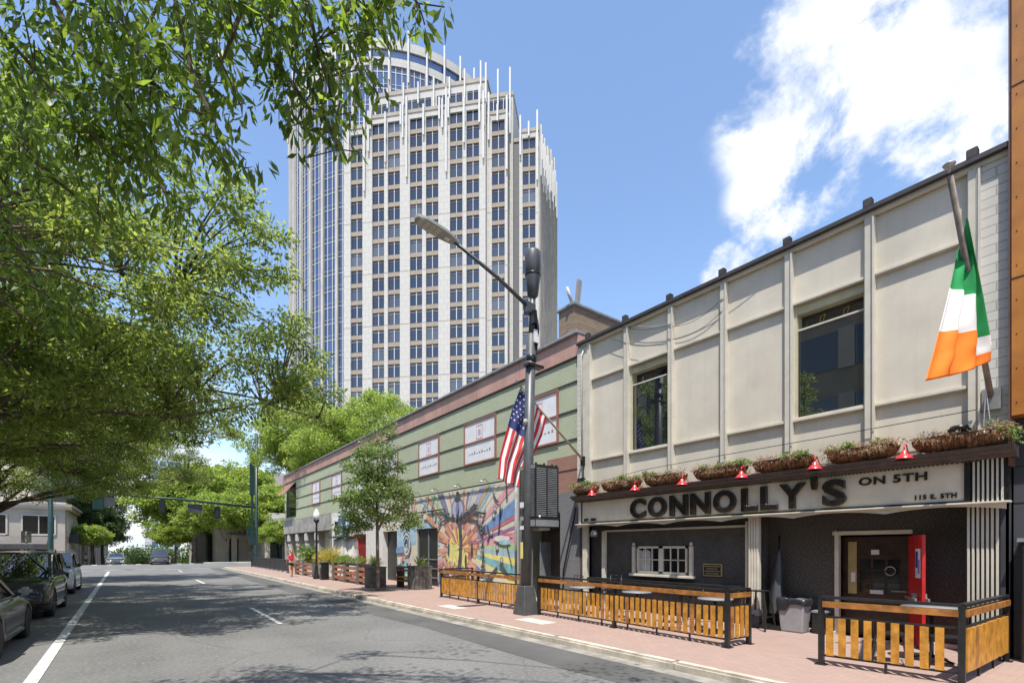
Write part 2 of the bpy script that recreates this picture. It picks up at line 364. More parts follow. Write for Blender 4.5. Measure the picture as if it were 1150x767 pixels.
# ---------------------------------------------------------------- leaves
def leafmesh(cent,rad,n,size,width,seed,droop=.35,flat=1.0,bias=None):
    """cent (k,3) cluster centres, rad (k,3); n leaves in all -> verts, faces arrays"""
    g=np.random.default_rng(seed); cent=np.array(cent,float); rad=np.array(rad,float)
    k=g.integers(0,len(cent),n)
    q=g.normal(size=(n,3)); q/=np.linalg.norm(q,axis=1)[:,None]; q*= (g.random(n)**.45)[:,None]
    p=cent[k]+q*rad[k]
    a=q*[1,1,.4]+g.normal(size=(n,3))*.55+[0,0,-droop]; a/=np.linalg.norm(a,axis=1)[:,None]
    b=np.cross(a,g.normal(size=(n,3))*.8+[0,0,flat]); b/=np.linalg.norm(b,axis=1)[:,None]
    nrm=np.cross(a,b)
    s=(size*(.65+.7*g.random(n)))[:,None]; w=(width*(.7+.6*g.random(n)))[:,None]*.5
    v=np.stack([p, p+a*s*.55+b*w+nrm*w*.35, p+a*s, p+a*s*.55-b*w+nrm*w*.35],1).reshape(-1,3)
    return v
def leafobj(name,v,mt,parent):
    n=len(v)//4; me=bpy.data.meshes.new(name)
    me.vertices.add(n*4); me.vertices.foreach_set('co',v.astype('f').ravel())
    me.loops.add(n*4); me.loops.foreach_set('vertex_index',np.arange(n*4,dtype='i'))
    me.polygons.add(n); me.polygons.foreach_set('loop_start',np.arange(0,n*4,4,dtype='i'))
    try: me.polygons.foreach_set('loop_total',np.full(n,4,'i'))
    except Exception: pass
    me.materials.append(M[mt]); me.update(calc_edges=True); me.validate()
    o=bpy.data.objects.new(name,me); COL.objects.link(o)
    if parent: o.parent=parent
    return o
def crownpts(ells,k,seed,shell=.55):
    g=random.Random(seed); out=[]; tot=sum(e[3]*e[4]*e[5] for e in ells)
    for e in ells:
        m=max(3,int(k*e[3]*e[4]*e[5]/tot))
        for _ in range(m):
            while 1:
                q=Vector((g.uniform(-1,1),g.uniform(-1,1),g.uniform(-1,1)))
                if q.length<1 and (q.length>shell or g.random()<.35): break
            out.append(Vector((e[0]+q.x*e[3],e[1]+q.y*e[4],e[2]+q.z*e[5])))
    return out
def tree(name,label,loc,H,r0,fork,ells,k,n,lsize,lw,mt,bk,seed,crad=(1.0,.5),group=None,nl=9,lean=(0,0),droop=.35,shell=.55,rz=0,minz=-99):
    g=random.Random(seed); t=thing(name,label,'tree',loc,rz,group)
    b=MB(); top=Vector((lean[0],lean[1],H)); base=Vector((0,0,-.05))
    ps=[base+(top-base)*f+Vector((g.uniform(-1,1),g.uniform(-1,1),0))*r0*.5*(f>0) for f in (0,.04,.3,.6,.85,1)]
    b.tube(ps,[r0*1.5,r0*1.1,r0*.9,r0*.72,r0*.4,r0*.18],bk,10)
    C=[c for c in crownpts(ells,k,seed,shell) if c.z>minz]; nodes=[]
    tops=g.sample(C,min(nl,len(C)))
    for c in tops:
        f=g.uniform(fork,.95); s=base+(top-base)*f; d=c-s; mid=s+d*.5+Vector((g.uniform(-.1,.1),g.uniform(-.1,.1),g.uniform(.02,.16)))*d.length
        q=[s*(1-u)**2+mid*2*u*(1-u)+c*u*u for u in (0,.2,.4,.6,.8,1)]
        q=[q[0]]+[x+Vector((g.uniform(-1,1),g.uniform(-1,1),g.uniform(-1,1)))*d.length*.025 for x in q[1:]]
        rr=r0*.5*(1-f*.5); b.tube(q,[rr,rr*.8,rr*.6,rr*.45,rr*.3,rr*.12],bk,7); nodes+=q[1:]
    for c in C:
        m=min(nodes,key=lambda x:(x-c).length); d=c-m
        md=m+d*.5+Vector((0,0,.08*d.length)); rr=min(.05,r0*.12)
        b.tube([m,md,c],[rr,rr*.7,rr*.25],bk,4,cap=False)
    o=b.out('trunk',t,w=False)
    rad=[(crad[0]*g.uniform(.6,1.3),crad[0]*g.uniform(.6,1.3),crad[1]*g.uniform(.6,1.3)) for _ in C]
    leafobj('crown',leafmesh([tuple(c) for c in C],rad,n,lsize,lw,seed,droop),mt,t)
    return t

M['tglass'].node_tree.nodes['Principled BSDF'].inputs['IOR'].default_value=1.55;_m=M['tglass'];_n=_m.node_tree.nodes;_l=_m.node_tree.links;_b=_n['Principled BSDF'];_o=_n.new('ShaderNodeObjectInfo');_g=_n.new('ShaderNodeNewGeometry')
_a=_n.new('ShaderNodeMath');_a.operation='ADD';_l.new(_o.outputs['Random'],_a.inputs[0]);_l.new(_g.outputs['Random Per Island'],_a.inputs[1])
_f=_n.new('ShaderNodeMath');_f.operation='FRACT';_l.new(_a.outputs[0],_f.inputs[0]);_p=_n.new('ShaderNodeMath');_p.operation='POWER';_p.inputs[1].default_value=5;_l.new(_f.outputs[0],_p.inputs[0])
_x=_n.new('ShaderNodeMix');_x.data_type='RGBA';_l.new(_p.outputs[0],_x.inputs[0]);_x.inputs[6].default_value=(.012,.017,.036,1);_x.inputs[7].default_value=(.11,.12,.14,1);_l.new(_x.outputs[2],_b.inputs['Base Color'])
# ================================================================ SETTING
def gz(y): return 0 if y<78 else max(-9,-(y-78)*.035)
def sheet(x0,x1,ys,dz,m,name):
    b=MB()
    for a,c in zip(ys[:-1],ys[1:]): b.add([(x0,a,gz(a)+dz),(x1,a,gz(a)+dz),(x1,c,gz(c)+dz),(x0,c,gz(c)+dz)],[(0,1,2,3)],m)
    return b.struct(name)
YS=[-60,0,40,78,100,150,220,340,1500]
sheet(-900,900,YS,-.012,'concrete','ground')
b=MB()
for a,c in zip([-60,0,20,40,58,78,100,150,220],[0,20,40,58,78,100,150,220,340]): b.add([(-5.2,a,gz(a)),(6.9,a,gz(a)),(6.9,c,gz(c)),(-5.2,c,gz(c))],[(0,1,2,3)],'asphalt')
b.struct('road')
b=MB(); b.add([(-120,59,.004),(120,59,.004),(120,75,.004),(-120,75,.004)],[(0,1,2,3)],'asphalt'); b.struct('cross_street')
# darker strip of newer asphalt and concrete gutter along the kerb
b=MB()
for i in range(30):
    y=-20+i*2.6; e=lambda q:5.55+.10*math.sin(q*.7)+.06*math.sin(q*2.3)
    b.add([(e(y),y,.004),(6.56,y,.004),(6.56,y+2.6,.004),(e(y+2.6),y+2.6,.004)],[(0,1,2,3)],'asphalt2')
b.struct('road_patch')
b=MB(); b.add([(6.56,-20,.007),(6.86,-20,.007),(6.86,57,.007),(6.56,57,.007)],[(0,1,2,3)],'gutter'); b.struct('gutter')
def mk(pts,name): 
    b=MB()
    for p in pts: b.poly([(x,y,.011) for x,y in p],'white_paint')
    b.struct(name)
lx=lambda y: -1.30-.0165*(y-8)
mk([[(lx(y),y),(lx(y)+.17,y),(lx(y+4)+.17,y+4),(lx(y+4),y+4)] for y in range(-6,54,4)],'edge_line')
mk([[(2.90,a),(3.02,a),(3.02-.06*(c>30),c),(2.90-.06*(c>30),c)] for a,c in ((1.5,5),(13.9,18.3),(32.2,37),(49.5,53.5))],'lane_line')
mk([[(x,57.2),(x+1.5,57.2),(x+1.5,57.6),(x,57.6)] for x in (-4.6,-2.4,-.2,2,4.2)]+[[(x,76.1),(x+.5,76.1),(x+.5,78),(x,78)] for x in (-4.4,-3,-1.6,-.2,1.2,2.6,4,5.4)],'crosswalk')
b=MB(); b.box(7.06,11.9,-30,57,-.3,.13,'pavers'); b.struct('sidewalk')
b=MB(); b.box(-14,-5.4,-30,57,-.3,.13,'concrete'); b.struct('sidewalk')
b=MB()
y=-20
while y<57:
    ln=min(rnd.uniform(2.6,3.1),57-y); j=rnd.uniform(-.006,.006)
    if not 19.3<y+ln/2<23: b.box(6.86+j,7.06,y+.006,y+ln-.006,-.1,.137+j*.5,'kerb',.035)
    else:
        q=y
        while q<y+ln-.1:
            b.box(6.86,7.06,q+.004,min(q+.75,y+ln)-.16,-.1,.137,'kerb',.03); b.box(6.93,7.05,min(q+.75,y+ln)-.16,min(q+.75,y+ln),-.1,.10,'black'); q+=.75
    y+=ln
b.struct('kerb')
b=MB(); b.box(-5.4,-5.2,-20,57,-.1,.14,'kerb',.03); b.struct('kerb')
b=MB()
for x0,x1,ys in ((-40,-5.4,(75.2,78)),(7.06,90,(75.2,79))): b.box(x0,x1,ys[0],ys[1],-.3,.12,'concrete')
b.struct('far_sidewalk')
b=MB()
for (x,y,w,l) in ((7.62,13.0,.5,1.15),(7.75,9.1,.5,1.1)): b.add([(x,y,.134),(x+w,y,.134),(x+w,y+l,.134),(x,y+l,.134)],[(0,1,2,3)],'paleplate')
b.struct('pavement_plate')
b=MB(); b.add([(7.75,20.1,.1345),(8.95,20.1,.1345),(8.95,21.5,.1345),(7.75,21.5,.1345)],[(0,1,2,3)],mat('tree_pit_soil',(.06,.045,.035),.95,nsc=9)); b.struct('ground_tree_pit')
# ================================================================ PUB BUILDING
pub=thing('pub_building','two-storey pub with cream panelled upper wall, brown cornice and long lettered sign board','building',(11.5,6.5,0))
RB=[2.05,3.57,5.08,6.6,8.11,9.63,11.13]
b=MB(); X0=11.5
b.box(X0,24,1.62,11.58,3.3,4.76,'cream'); b.box(X0,24,1.62,11.58,7.26,8.42,'cream')
b.box(X0,24,1.62,3.57,4.76,7.26,'cream'); b.box(X0,24,5.08,8.11,4.76,7.26,'cream'); b.box(X0,24,9.63,11.58,4.76,7.26,'cream')
b.box(12.3,24,3.57,5.08,4.76,7.26,'black'); b.box(12.3,24,8.11,9.63,4.76,7.26,'black')
b.out('wall',pub)
for y in RB:
    b=MB(); b.box(11.395,11.5,y-.07,y+.07,3.62,8.43,'cream_trim',.012); b.box(11.36,11.5,y-.10,y-.072,3.62,8.40,'cream_trim'); r=b.out('rib',pub)
    b=MB(); b.box(11.33,11.47,y-.075,y+.075,8.60,8.76,'coping',.01); b.out('cap',r)
segs=list(zip(RB[:-1],RB[1:]))
for z in (4.70,7.24):
    for a,c in segs:
        b=MB(); b.box(11.42,11.5,a+.075,c-.105,z,z+.07,'cream_trim',.015); b.out('ledge',pub)
b=MB(); b.box(11.40,11.5,1.6,11.6,8.43,8.50,'cream_trim'); b.box(11.32,12,1.6,11.6,8.503,8.60,'coping',.01); b.box(12,24,1.63,11.57,8.3,8.5,'coping'); b.out('parapet_coping',pub)
for wa,wb in ((3.57,5.08),(8.11,9.63)):
    a,c=wa+.075,wb-.105
    f=MB(); f.box(11.5,11.8,a-.003,a+.035,4.78,7.24,'yellow'); f.box(11.5,11.8,c-.05,c+.03,4.78,7.238,'yellow'); f.box(11.52,11.8,a+.035,c-.05,7.05,7.236,'yellow')
    f.box(11.46,11.62,a,c,4.74,4.80,'cream_trim'); fo=f.out('window',pub)
    p=MB(); p.box(11.57,11.59,a+.035,c-.05,4.80,6.70,'pglass'); p.box(11.74,11.76,a+.035,c-.05,6.74,7.05,'dglass'); p.out('pane',fo)
    p=MB(); p.box(11.55,11.70,a+.03,c-.05,6.70,6.735,'cream_trim'); p.box(11.56,11.58,c-.07,c-.05,4.8,6.7,'black'); p.out('sash_bar',fo)
    if wa<4:
        for yy in (4.05,4.5):     # harp shaped emblem on the transom
            p=MB(); p.tube([(11.73,yy-.05,6.96),(11.73,yy-.01,6.83),(11.73,yy+.06,6.80),(11.73,yy+.05,6.93),(11.73,yy-.05,6.96)],.009,'gold',5); p.out('emblem',fo)
# right brick pier and left brick strip of the pub
b=MB(); b.box(11.44,11.5,1.62,1.95,3.62,8.5,'whitebrick'); b.out('brick_pier',pub)
b=MB(); b.box(11.42,11.5,11.2,11.44,3.62,8.4,'cream_trim'); b.box(11.40,11.5,11.443,11.62,3.3,8.46,'whitebrick'); b.out('brick_pier',pub)
b=MB(); b.tube([(11.40,1.98,3.7),(11.40,1.98,8.4)],.025,'cream_trim',8); b.tube([(11.43,11.40,3.4),(11.36,11.40,8.1),(11.44,11.32,8.42)],.03,'cream_trim',8); b.out('downpipe',pub)
# cornice
b=MB(); pr=[(11.5,3.44),(11.27,3.44),(11.25,3.48),(11.16,3.50),(11.13,3.54),(11.07,3.56),(11.05,3.62),(11.5,3.62)]
b.prism([(x,1.5,z) for x,z in pr][::-1],(0,10.1,0),'cornice'); b.out('cornice',pub)
b=MB(); y=1.95
while y<11.35: b.box(11.265,11.3,y,y+.035,3.415,3.44,'coping'); y+=.065
b.out('dentils',pub)
b=MB(); b.box(11.33,11.5,2.14,11.32,2.775,3.445,'sign'); sb=b.out('sign_board',pub)
b=MB(); b.box(11.29,11.34,2.06,2.14,2.72,3.44,'black'); b.box(11.29,11.34,2.14,11.33,2.735,2.775,'black'); b.box(11.30,11.34,11.32,11.345,2.735,3.44,'black'); b.out('sign_frame',sb)
b=MB(); b.box(11.30,11.5,11.345,11.46,2.735,3.44,'cream_trim'); b.out('sign_end',pub)
b=MB()
for i in range(7): b.box(11.30,11.4,1.66+i*.058,1.685+i*.058,2.735,3.44,'cream_trim')
b.box(11.34,11.5,1.6,2.06,2.735,3.44,'black'); b.out('sign_end',pub)
LW=[('C',9.34,.53),('O',8.72,.60),('N',8.02,.54),('N',7.40,.55),('O',6.77,.58),('L',6.06,.37),('L',5.61,.37),('Y',5.20,.54),("'",4.56,.13),('S',4.34,.44)]
for ch,y,w in LW:
    text('lettering',ch,.70 if ch!="'" else .8,sb,(11.285,y,2.845 if ch!="'" else 2.84),'letters',ext=.035,sx=w,off=.022,bev=.010)
text('lettering','ON 5TH',.205,sb,(11.315,3.70,3.19),'letters',ext=.012,sx=1.06,off=.006,spc=1.1)
text('lettering','115 E. 5TH',.115,sb,(11.32,2.82,2.84),'letters',ext=.008,sx=.58,off=.004,spc=1.15)
text('lettering','EST. 2001',.115,sb,(11.32,11.22,2.82),'letters',ext=.008,sx=.50,off=.004,spc=1.1)
# scalloped valance
b=MB(); pts=[]
n=150
for i in range(n+1):
    y=1.62+(11.5-1.62)*i/n; t=((y-1.62)/1.65)%1
    pts.append((y,2.60+.075*abs(math.sin(math.pi*t))**.8 if .0<t<1 else 2.60))
b.prism([(11.27,y,z) for y,z in pts]+[(11.27,11.5,2.70),(11.27,1.62,2.70)],(.03,0,0),'valance')
b.box(11.20,11.34,1.56,11.52,2.70,2.735,'valance',.008); b.out('valance',pub)
b=MB(); b.box(11.5,12.9,1.67,11.5,2.74,3.29,'black'); b.box(11.32,11.6,2.15,11.2,2.69,2.73,'darkwall'); b.out('soffit',pub)
# ground floor walls
b=MB(); b.box(11.72,24,5.97,11.3,.0,2.74,'darkwall'); b.box(11.56,11.72,11.3,11.58,.0,3.3,'darkwall'); b.box(11.5,24,11.3,11.58,.0,2.735,'darkwall'); b.out('dark_wall',pub)
b=MB(); b.box(12.0,12.14,4.30,5.75,.0,2.735,'granite'); b.box(12.0,12.14,2.1,3.03,.0,2.735,'granite'); b.box(12.0,12.14,3.03,4.30,2.24,2.735,'granite')
b.box(11.5,12,1.62,2.1,0,2.735,'slate'); b.box(11.5,24,1.61,1.66,0,3.3,'slate'); b.box(11.72,12.1,5.74,5.98,0,2.735,'granite'); b.box(12.9,13,1.6,6,0,2.735,'black'); b.out('speckled_wall',pub)
b=MB(); b.box(11.85,12.0,2.1,3.0,.13,.20,'cream_trim'); b.box(11.85,12,4.32,5.74,.13,.19,'cream_trim'); b.out('plinth',pub)
def pilaster(y0,y1,x,z0,z1,n,m1,m2,base=True):
    b=MB(); b.box(x+.025,x+.12,y0,y1,z0,z1,m2)
    w=(y1-y0)/n
    for i in range(n): b.box(x,x+.03,y0+w*i+w*.22,y0+w*i+w*.80,z0,z1,m1,.005)
    if base: b.box(x-.04,x+.12,y0-.03,y1+.03,z0-.14,z0,'grey'); b.box(x-.02,x+.12,y0-.02,y1+.02,.13,z0-.14,'slate')
    b.out('pilaster',pub)
pilaster(1.72,2.14,11.42,.5,2.69,7,'cream_trim','black')
pilaster(5.73,5.98,11.42,.55,2.69,4,'valance','cream_trim')
pilaster(11.22,11.42,11.42,.45,2.69,3,'valance','cream_trim')
b=MB(); b.box(11.60,11.70,10.62,10.74,.13,2.5,'valance'); b.box(11.60,11.70,6.08,6.14,.13,2.6,'valance'); b.box(11.6,11.7,6.14,10.62,2.47,2.52,'cream_trim'); b.out('trim',pub)
# casement window
w=MB(); a,c,z0,z1=7.76,9.42,1.26,2.02
for (p,q) in ((a,a+.05),((a+c)/2-.07,(a+c)/2+.07),(c-.05,c)): w.box(11.66,11.74,p,q,z0,z1,'valance')
w.box(11.66,11.74,a,c,z0-.02,z0+.05,'valance'); w.box(11.66,11.74,a,c,z1-.06,z1,'valance')
wo=w.out('casement_window',pub)
w=MB()
for s0,s1 in ((a+.05,(a+c)/2-.07),((a+c)/2+.07,c-.05)):
    d=(s1-s0)/3
    for i in (1,2): w.box(11.675,11.70,s0+d*i-.014,s0+d*i+.014,z0,z1,'valance')
    w.box(11.675,11.70,s0,s1,(z0+z1)/2-.014,(z0+z1)/2+.014,'valance')
w.out('muntins',wo)
w=MB(); w.box(11.703,11.712,a+.04,c-.04,z0+.04,z1-.04,'dglass'); w.out('pane',wo)
w=MB()
for i in range(9): w.box(11.7,11.7025,9.36-i*.045-.03,9.36-i*.045,z0+.05,z1-.1-.02*(i%3),'whitecloth')
w.out('curtain',wo)
w=MB(); w.box(11.56,11.74,a-.22,c+.22,z0-.10,z0-.03,'valance',.01); w.out('sill',wo)
for yy in (a-.12,c+.12):
    w=MB(); w.box(11.64,11.72,yy-.045,yy+.045,z0-.02,z1,'valance'); w.lathe([(.0,-.05),(.045,-.03),(.05,0),(.04,.035),(0,.055)],'fin',(11.67,yy,z1+.06),12); w.out('side_post',wo)
w=MB(); w.box(11.68,11.715,6.78,7.30,1.25,1.57,'plaque',.008); w.box(11.674,11.68,6.81,7.27,1.28,1.54,'black'); 
for i,(u,v) in enumerate(((.42,.36),(.30,.16),(.42,.40),(.36,.30))): w.box(11.670,11.674,7.04-u/2,7.04+u/2,1.49-i*.06,1.51-i*.06,'plaque')
w.out('plaque',pub)
w=MB(); w.box(11.40,11.72,6.2,11.2,1.0,1.05,'blackm',.01); w.box(11.43,11.47,6.2,11.2,.93,1.0,'slate')
for yy in (6.5,7.7,9.3,10.9): w.bar((11.68,yy,.62),(11.45,yy,1.0),.05,.05,'black')
w.out('drinks_ledge',pub)
# entrance
d=MB(); d.box(11.95,12.06,4.28,4.36,.13,2.24,'valance'); d.box(11.95,12.06,3.02,4.40,2.24,2.32,'valance'); d.lathe([(0,-.05),(.05,0),(0,.05)],'valance',(11.94,4.33,2.30),10); fr=d.out('door_frame',pub)
d=MB(); d.box(12.20,12.25,3.03,4.30,.13,2.2,mat('stained_door',(.05,.026,.018),.35,var=.3,nsc=4)); dd=d.out('inner_door',pub)
d=MB()
for i in range(3):
    for j in range(3): d.box(12.19,12.2,3.28+i*.25,3.48+i*.25,1.05+j*.24,1.25+j*.24,'dglass')
d.out('pane',dd)
d=MB(); d.box(12.17,12.19,4.02,4.18,1.0,2.1,'plaque'); d.box(12.165,12.18,3.62,3.76,1.83,1.93,'board'); d.box(12.165,12.18,3.55,3.78,1.02,1.10,'board'); d.box(12.15,12.17,4.04,4.12,1.25,1.45,'board'); d.out('notice',dd)
d=MB(); d.tube([(12.18,3.40,1.1),(12.12,3.40,1.1),(12.12,3.15,1.1),(12.18,3.15,1.1)],.02,'steel',8); d.tube([(12.13+.0*i,3.42+.09*math.cos(i*.6),1.50+.09*math.sin(i*.6)) for i in range(11)],.012,'steel',5); d.out('handle',dd)
d=MB(); P=Vector((11.98,3.06,0)); Q=Vector((11.19,2.66,0)); u=(Q-P).normalized(); nn=Vector((-u.y,u.x,0))
def leafbox(d,s0,s1,z0,z1,t0,t1,m):
    v=[P+u*s+nn*t for s,t in ((s0,t0),(s1,t0),(s1,t1),(s0,t1))]
    d.prism([(q.x,q.y,z0) for q in v],(0,0,z1-z0),m)
leafbox(d,0,.88,.15,2.20,-.025,.025,'reddoor'); rd=d.out('open_door',pub)
rd['label']='bright red door leaf standing open'
for sgn in (-1,1):
    d=MB(); t0,t1=(sgn*.027,sgn*.034) if sgn>0 else (sgn*.034,sgn*.027)
    leafbox(d,.50,.80,1.42,1.95,t0,t1,'board'); leafbox(d,.53,.66,1.60,1.90,t0+sgn*.004,t1+sgn*.004,'flagblue'); leafbox(d,.66,.77,1.50,1.75,t0+sgn*.004,t1+sgn*.004,'purple'); leafbox(d,.54,.62,1.45,1.55,t0+sgn*.004,t1+sgn*.004,'tlb'); d.out('poster',rd)
d=MB(); leafbox(d,.12,.80,1.00,1.05,-.11,-.08,'steel'); leafbox(d,.52,.64,.92,1.13,-.10,-.03,'steel'); leafbox(d,.12,.80,1.00,1.05,.08,.11,'steel'); leafbox(d,.55,.66,.92,1.13,.03,.10,'steel'); d.out('push_bar',rd)
# cables along the upper wall
for pts,nm in (([(11.30,11.0,3.95),(11.34,9,4.16),(11.34,6.5,4.22),(11.34,4.3,4.25),(11.34,2,4.3)],'a'),):
    b=MB(); b.tube(pts,.008,'black',5); b.out('cable',pub)
for y0,z0,y1,z1,sg in ((9.9,8.55,8.2,7.95,.1),(8.2,7.95,6.6,8.05,.22),(9.6,8.5,5.4,8.45,.55),(8.2,7.6,6.6,7.75,.2),(10.2,8.3,8.2,7.45,.1)):
    b=MB(); b.tube([(11.385,y0+(y1-y0)*t,z0+(z1-z0)*t-sg*4*t*(1-t)) for t in [i/12 for i in range(13)]],.006,'black' if sg<.3 else 'cream_trim',5); b.out('cable',pub)
# ================================================================ HANGING PLANTERS AND RED LAMPS
def planter(i,y0,y1):
    L_=y1-y0; t=thing('flower_trough',TL[i],'planter',(11.27,(y0+y1)/2,3.625),0,'fibre lined troughs on the sign cornice'); g=random.Random(i)
    b=MB(); n=10; m=16; vs=[]; 
    for j in range(m+1):
        f=j/m*2-1; e=max(0,1-abs(f)**3.5)**.5; 
        for k in range(n+1):
            a=math.pi*k/n; vs.append((-math.cos(a)*.17*(.45+.55*e)+g.uniform(-.006,.006), f*L_/2, .27-math.sin(a)**.7*.265*(.35+.65*e)+g.uniform(-.008,.008)))
    b.add(vs,[(j*(n+1)+k,j*(n+1)+k+1,(j+1)*(n+1)+k+1,(j+1)*(n+1)+k) for j in range(m) for k in range(n)],'terracotta',True)
    b.add([(-.15,-L_/2*.95,.24),(.15,-L_/2*.95,.24),(.15,L_/2*.95,.24),(-.15,L_/2*.95,.24)],[(0,1,2,3)],'bark')
    b.out('liner',t,w=False)
    b=MB()
    for j in range(2,m-1): 
        f=j/m*2-1+.03; b.tube([(-math.cos(math.pi*k/8)*.18, f*L_/2, .27-math.sin(math.pi*k/8)**.7*.272) for k in range(9)],.005,'black',4,cap=False)
    b.tube([(-.175,-L_/2,.275),(-.175,L_/2,.275)],.008,'black',5); b.out('wire_frame',t,w=False)
    cs=[(g.uniform(-.15,.13),g.uniform(-L_/2,L_/2),g.uniform(.26,.36)) for _ in range(26)]
    hang=[(g.uniform(-.22,-.17),g.uniform(-L_/2,L_/2),g.uniform(.18,.27)) for _ in range(7)]
    leafobj('dry_plants',leafmesh(cs+hang,[(.09,.12,.07)]*33,[1700,2000,1100,1000,1300,2300,1500][i],.075,.014,50+i,droop=.3),'straw',t)
    k=[1,3,3,5,3,4,9][i]; cs=[(g.uniform(-.17,.1),g.uniform(-L_/2,L_/2),g.uniform(.28,.36)) for _ in range(k)]
    if i==0: cs+=[(-.15,-L_/2-.02,.25),(-.1,-L_/2-.1,.2),(-.15,-L_/2-.15,.08)]
    leafobj('green_leaves',leafmesh(cs,[(.08,.11,.08)]*len(cs),150*k,.055,.035,80+i,droop=0),'leafy',t)
TL=['fibre trough with trailing ivy at the flagpole end of the cornice','fibre trough of dry trailing stems above the words ON 5TH','fibre trough with sparse plants above the letter S and its apostrophe','fibre trough with green sprigs above the letters LL and Y',
 'fibre trough above the middle letters NO of the sign','fibre trough above the first two letters of the sign with bushy dry stems','short fibre trough at the far end of the cornice beside the striped flag pole']
TR=[(1.6,2.84),(3.04,4.24),(4.46,5.76),(5.92,7.27),(7.52,8.80),(8.96,10.38),(10.60,11.62)]
for i,(a,c) in enumerate(TR): planter(i,a,c)
# bushy tall stems and drooping vines
def barn_lamp(y,label):
    t=thing('barn_lamp',label,'lamp',(11.5,y,3.60),0,'red barn lamps above the sign board')
    b=MB(); b.lathe([(.145,-.075),(.14,-.06),(.085,.0),(.05,.03),(.045,.075),(.02,.09),(.0,.095)],'red',(-.56,0,.02),20); b.lathe([(.138,-.07),(.08,-.005),(.0,.02)],'fin',(-.56,0,.015),20); b.out('lamp_shade',t,w=False)
    b=MB(); b.tube([(-.56,0,.11),(-.56,0,.17),(-.52,0,.22),(-.44,0,.22),(-.36,0,.12),(-.24,0,.04),(-.05,0,.04)],.011,'red',7); b.out('arm',t,w=False)
    b=MB(); b.box(-.36,-.14,-.11,.05,.028,.05,'fin'); b.out('bracket',t,w=False)
for y,l in ((2.88,'red barn lamp nearest the green, white and orange flag'),(4.35,'red barn lamp above the last letter of the main sign word'),(5.88,'red barn lamp above the two letters L'),
    (7.42,'red barn lamp above the second letter N'),(8.91,'red barn lamp above the first letter C'),(10.53,'red barn lamp farthest along the cornice, over the small founding date')): barn_lamp(y,l)
# roof-end lamps
t=thing('floodlight','black floodlight on the cornice below the green, white and orange flag','floodlight',(11.3,2.2,3.62))
b=MB(); b.box(-.13,.1,-.14,.14,.32,.42,'black',.03); b.lathe([(.0,.42),(.12,.44),(.13,.38)],'black',(0,0,.0),14); b.tube([(0,0,0),(0,0,.34)],.02,'black',6); b.out('housing',t,w=False)
b=MB(); b.bar((-.02,.35,.0),(-.12,.32,.40),.02,.16,'steel'); b.bar((-.05,.18,.1),(-.10,.45,.36),.02,.12,'fin'); b.out('bracket',t,w=False)
t=thing('floodlight','black floodlight with white junction box at the foot of the striped flag pole','floodlight',(11.35,11.2,3.95))
b=MB(); b.box(-.16,.02,-.02,.22,.08,.24,'black',.02); b.box(-.06,.08,-.16,.02,.0,.2,'fin',.02); b.tube([(.03,.1,.2),(.05,.15,.7),(.1,.05,.9)],.012,'black',5); b.out('housing',t,w=False)
t=thing('wall_speaker','black drum-shaped loudspeaker fixed under the far end of the sign board','speaker',(11.5,10.75,2.42))  # loudspeaker below the sign board, not a lamp
b=MB(); b.lathe([(.0,-.10),(.11,-.09),(.12,.02),(.07,.10),(0,.11)],'grey',(-.18,.05,.0),16); b.tube([(-.1,.05,.05),(.02,.05,.12)],.02,'black',6); b.out('housing',t,w=False)
# ================================================================ FLAGS
def cloth(Lf,Rt,nu,nv,fold,amp,mfun,name,parent,thick=.006):
    """Lf,Rt: lists of points from hoist/top to bottom; surface between with folds along v"""
    def ip(P,t):
        s=t*(len(P)-1);i=min(int(s),len(P)-2);f=s-i;f=f*f*(3-2*f)*.35+f*.65;return P[i].lerp(P[i+1],f)
    Lf=[Vector(p) for p in Lf];Rt=[Vector(p) for p in Rt]; vs=[];fs=[];ms=[]
    for j in range(nv+1):
        v=j/nv;a=ip(Lf,v);c=ip(Rt,v)
        for i in range(nu+1):
            u=i/nu;p=a.lerp(c,u); w=math.sin(math.pi*u)*.7+.3
            p=p+Vector((.25,1,0)).normalized()*amp*(w*math.sin(u*fold*2*math.pi+v*1.4)*min(1,.3+v)+.16*math.sin(u*23+v*9+math.sin(v*13)*1.5)*math.sin(3.1*u)+.10*math.sin(v*31+u*11)*math.sin(3.1*u))+Vector((0,0,-.04*math.sin(math.pi*u)*v))
            vs.append(p)
    b=MB()
    for j in range(nv):
        for i in range(nu):
            q=j*(nu+1)+i; b.add([vs[q],vs[q+1],vs[q+nu+2],vs[q+nu+1]],[(0,1,2,3)],mfun((i+.5)/nu,(j+.5)/nv))
    o=b.out(name,parent)
    bm=bmesh.new(); bm.from_mesh(o.data); bmesh.ops.remove_doubles(bm,verts=bm.verts,dist=1e-5)
    for f in bm.faces: f.smooth=True
    bm.to_mesh(o.data); bm.free()
    m=o.modifiers.new('t','SOLIDIFY'); m.thickness=thick; m.offset=0
    return vs,o
t=thing('flag','green, white and orange flag on a thick angled pole above the pub door','flag',(11.44,1.80,4.6),0,None)
b=MB(); b.tube([(11.46,1.82,4.42),(8.84,1.82,7.02)],[.042,.036],'polewood',10); b.out('flagpole',t)
b=MB(); b.lathe([(.015,0),(.015,.07),(.06,.085),(.075,.11),(.05,.13),(0,.135)],'steel',(8.80,1.82,7.05),14); b.box(11.36,11.46,1.70,1.94,4.26,4.62,'steel',.01); b.tube([(11.3,1.82,4.1),(11.25,1.86,4.6),(10.8,1.83,5.1)],.008,'fin',5); b.tube([(11.3,1.9,3.9),(11.22,1.86,4.5)],.008,'fin',5); b.out('finial',t)
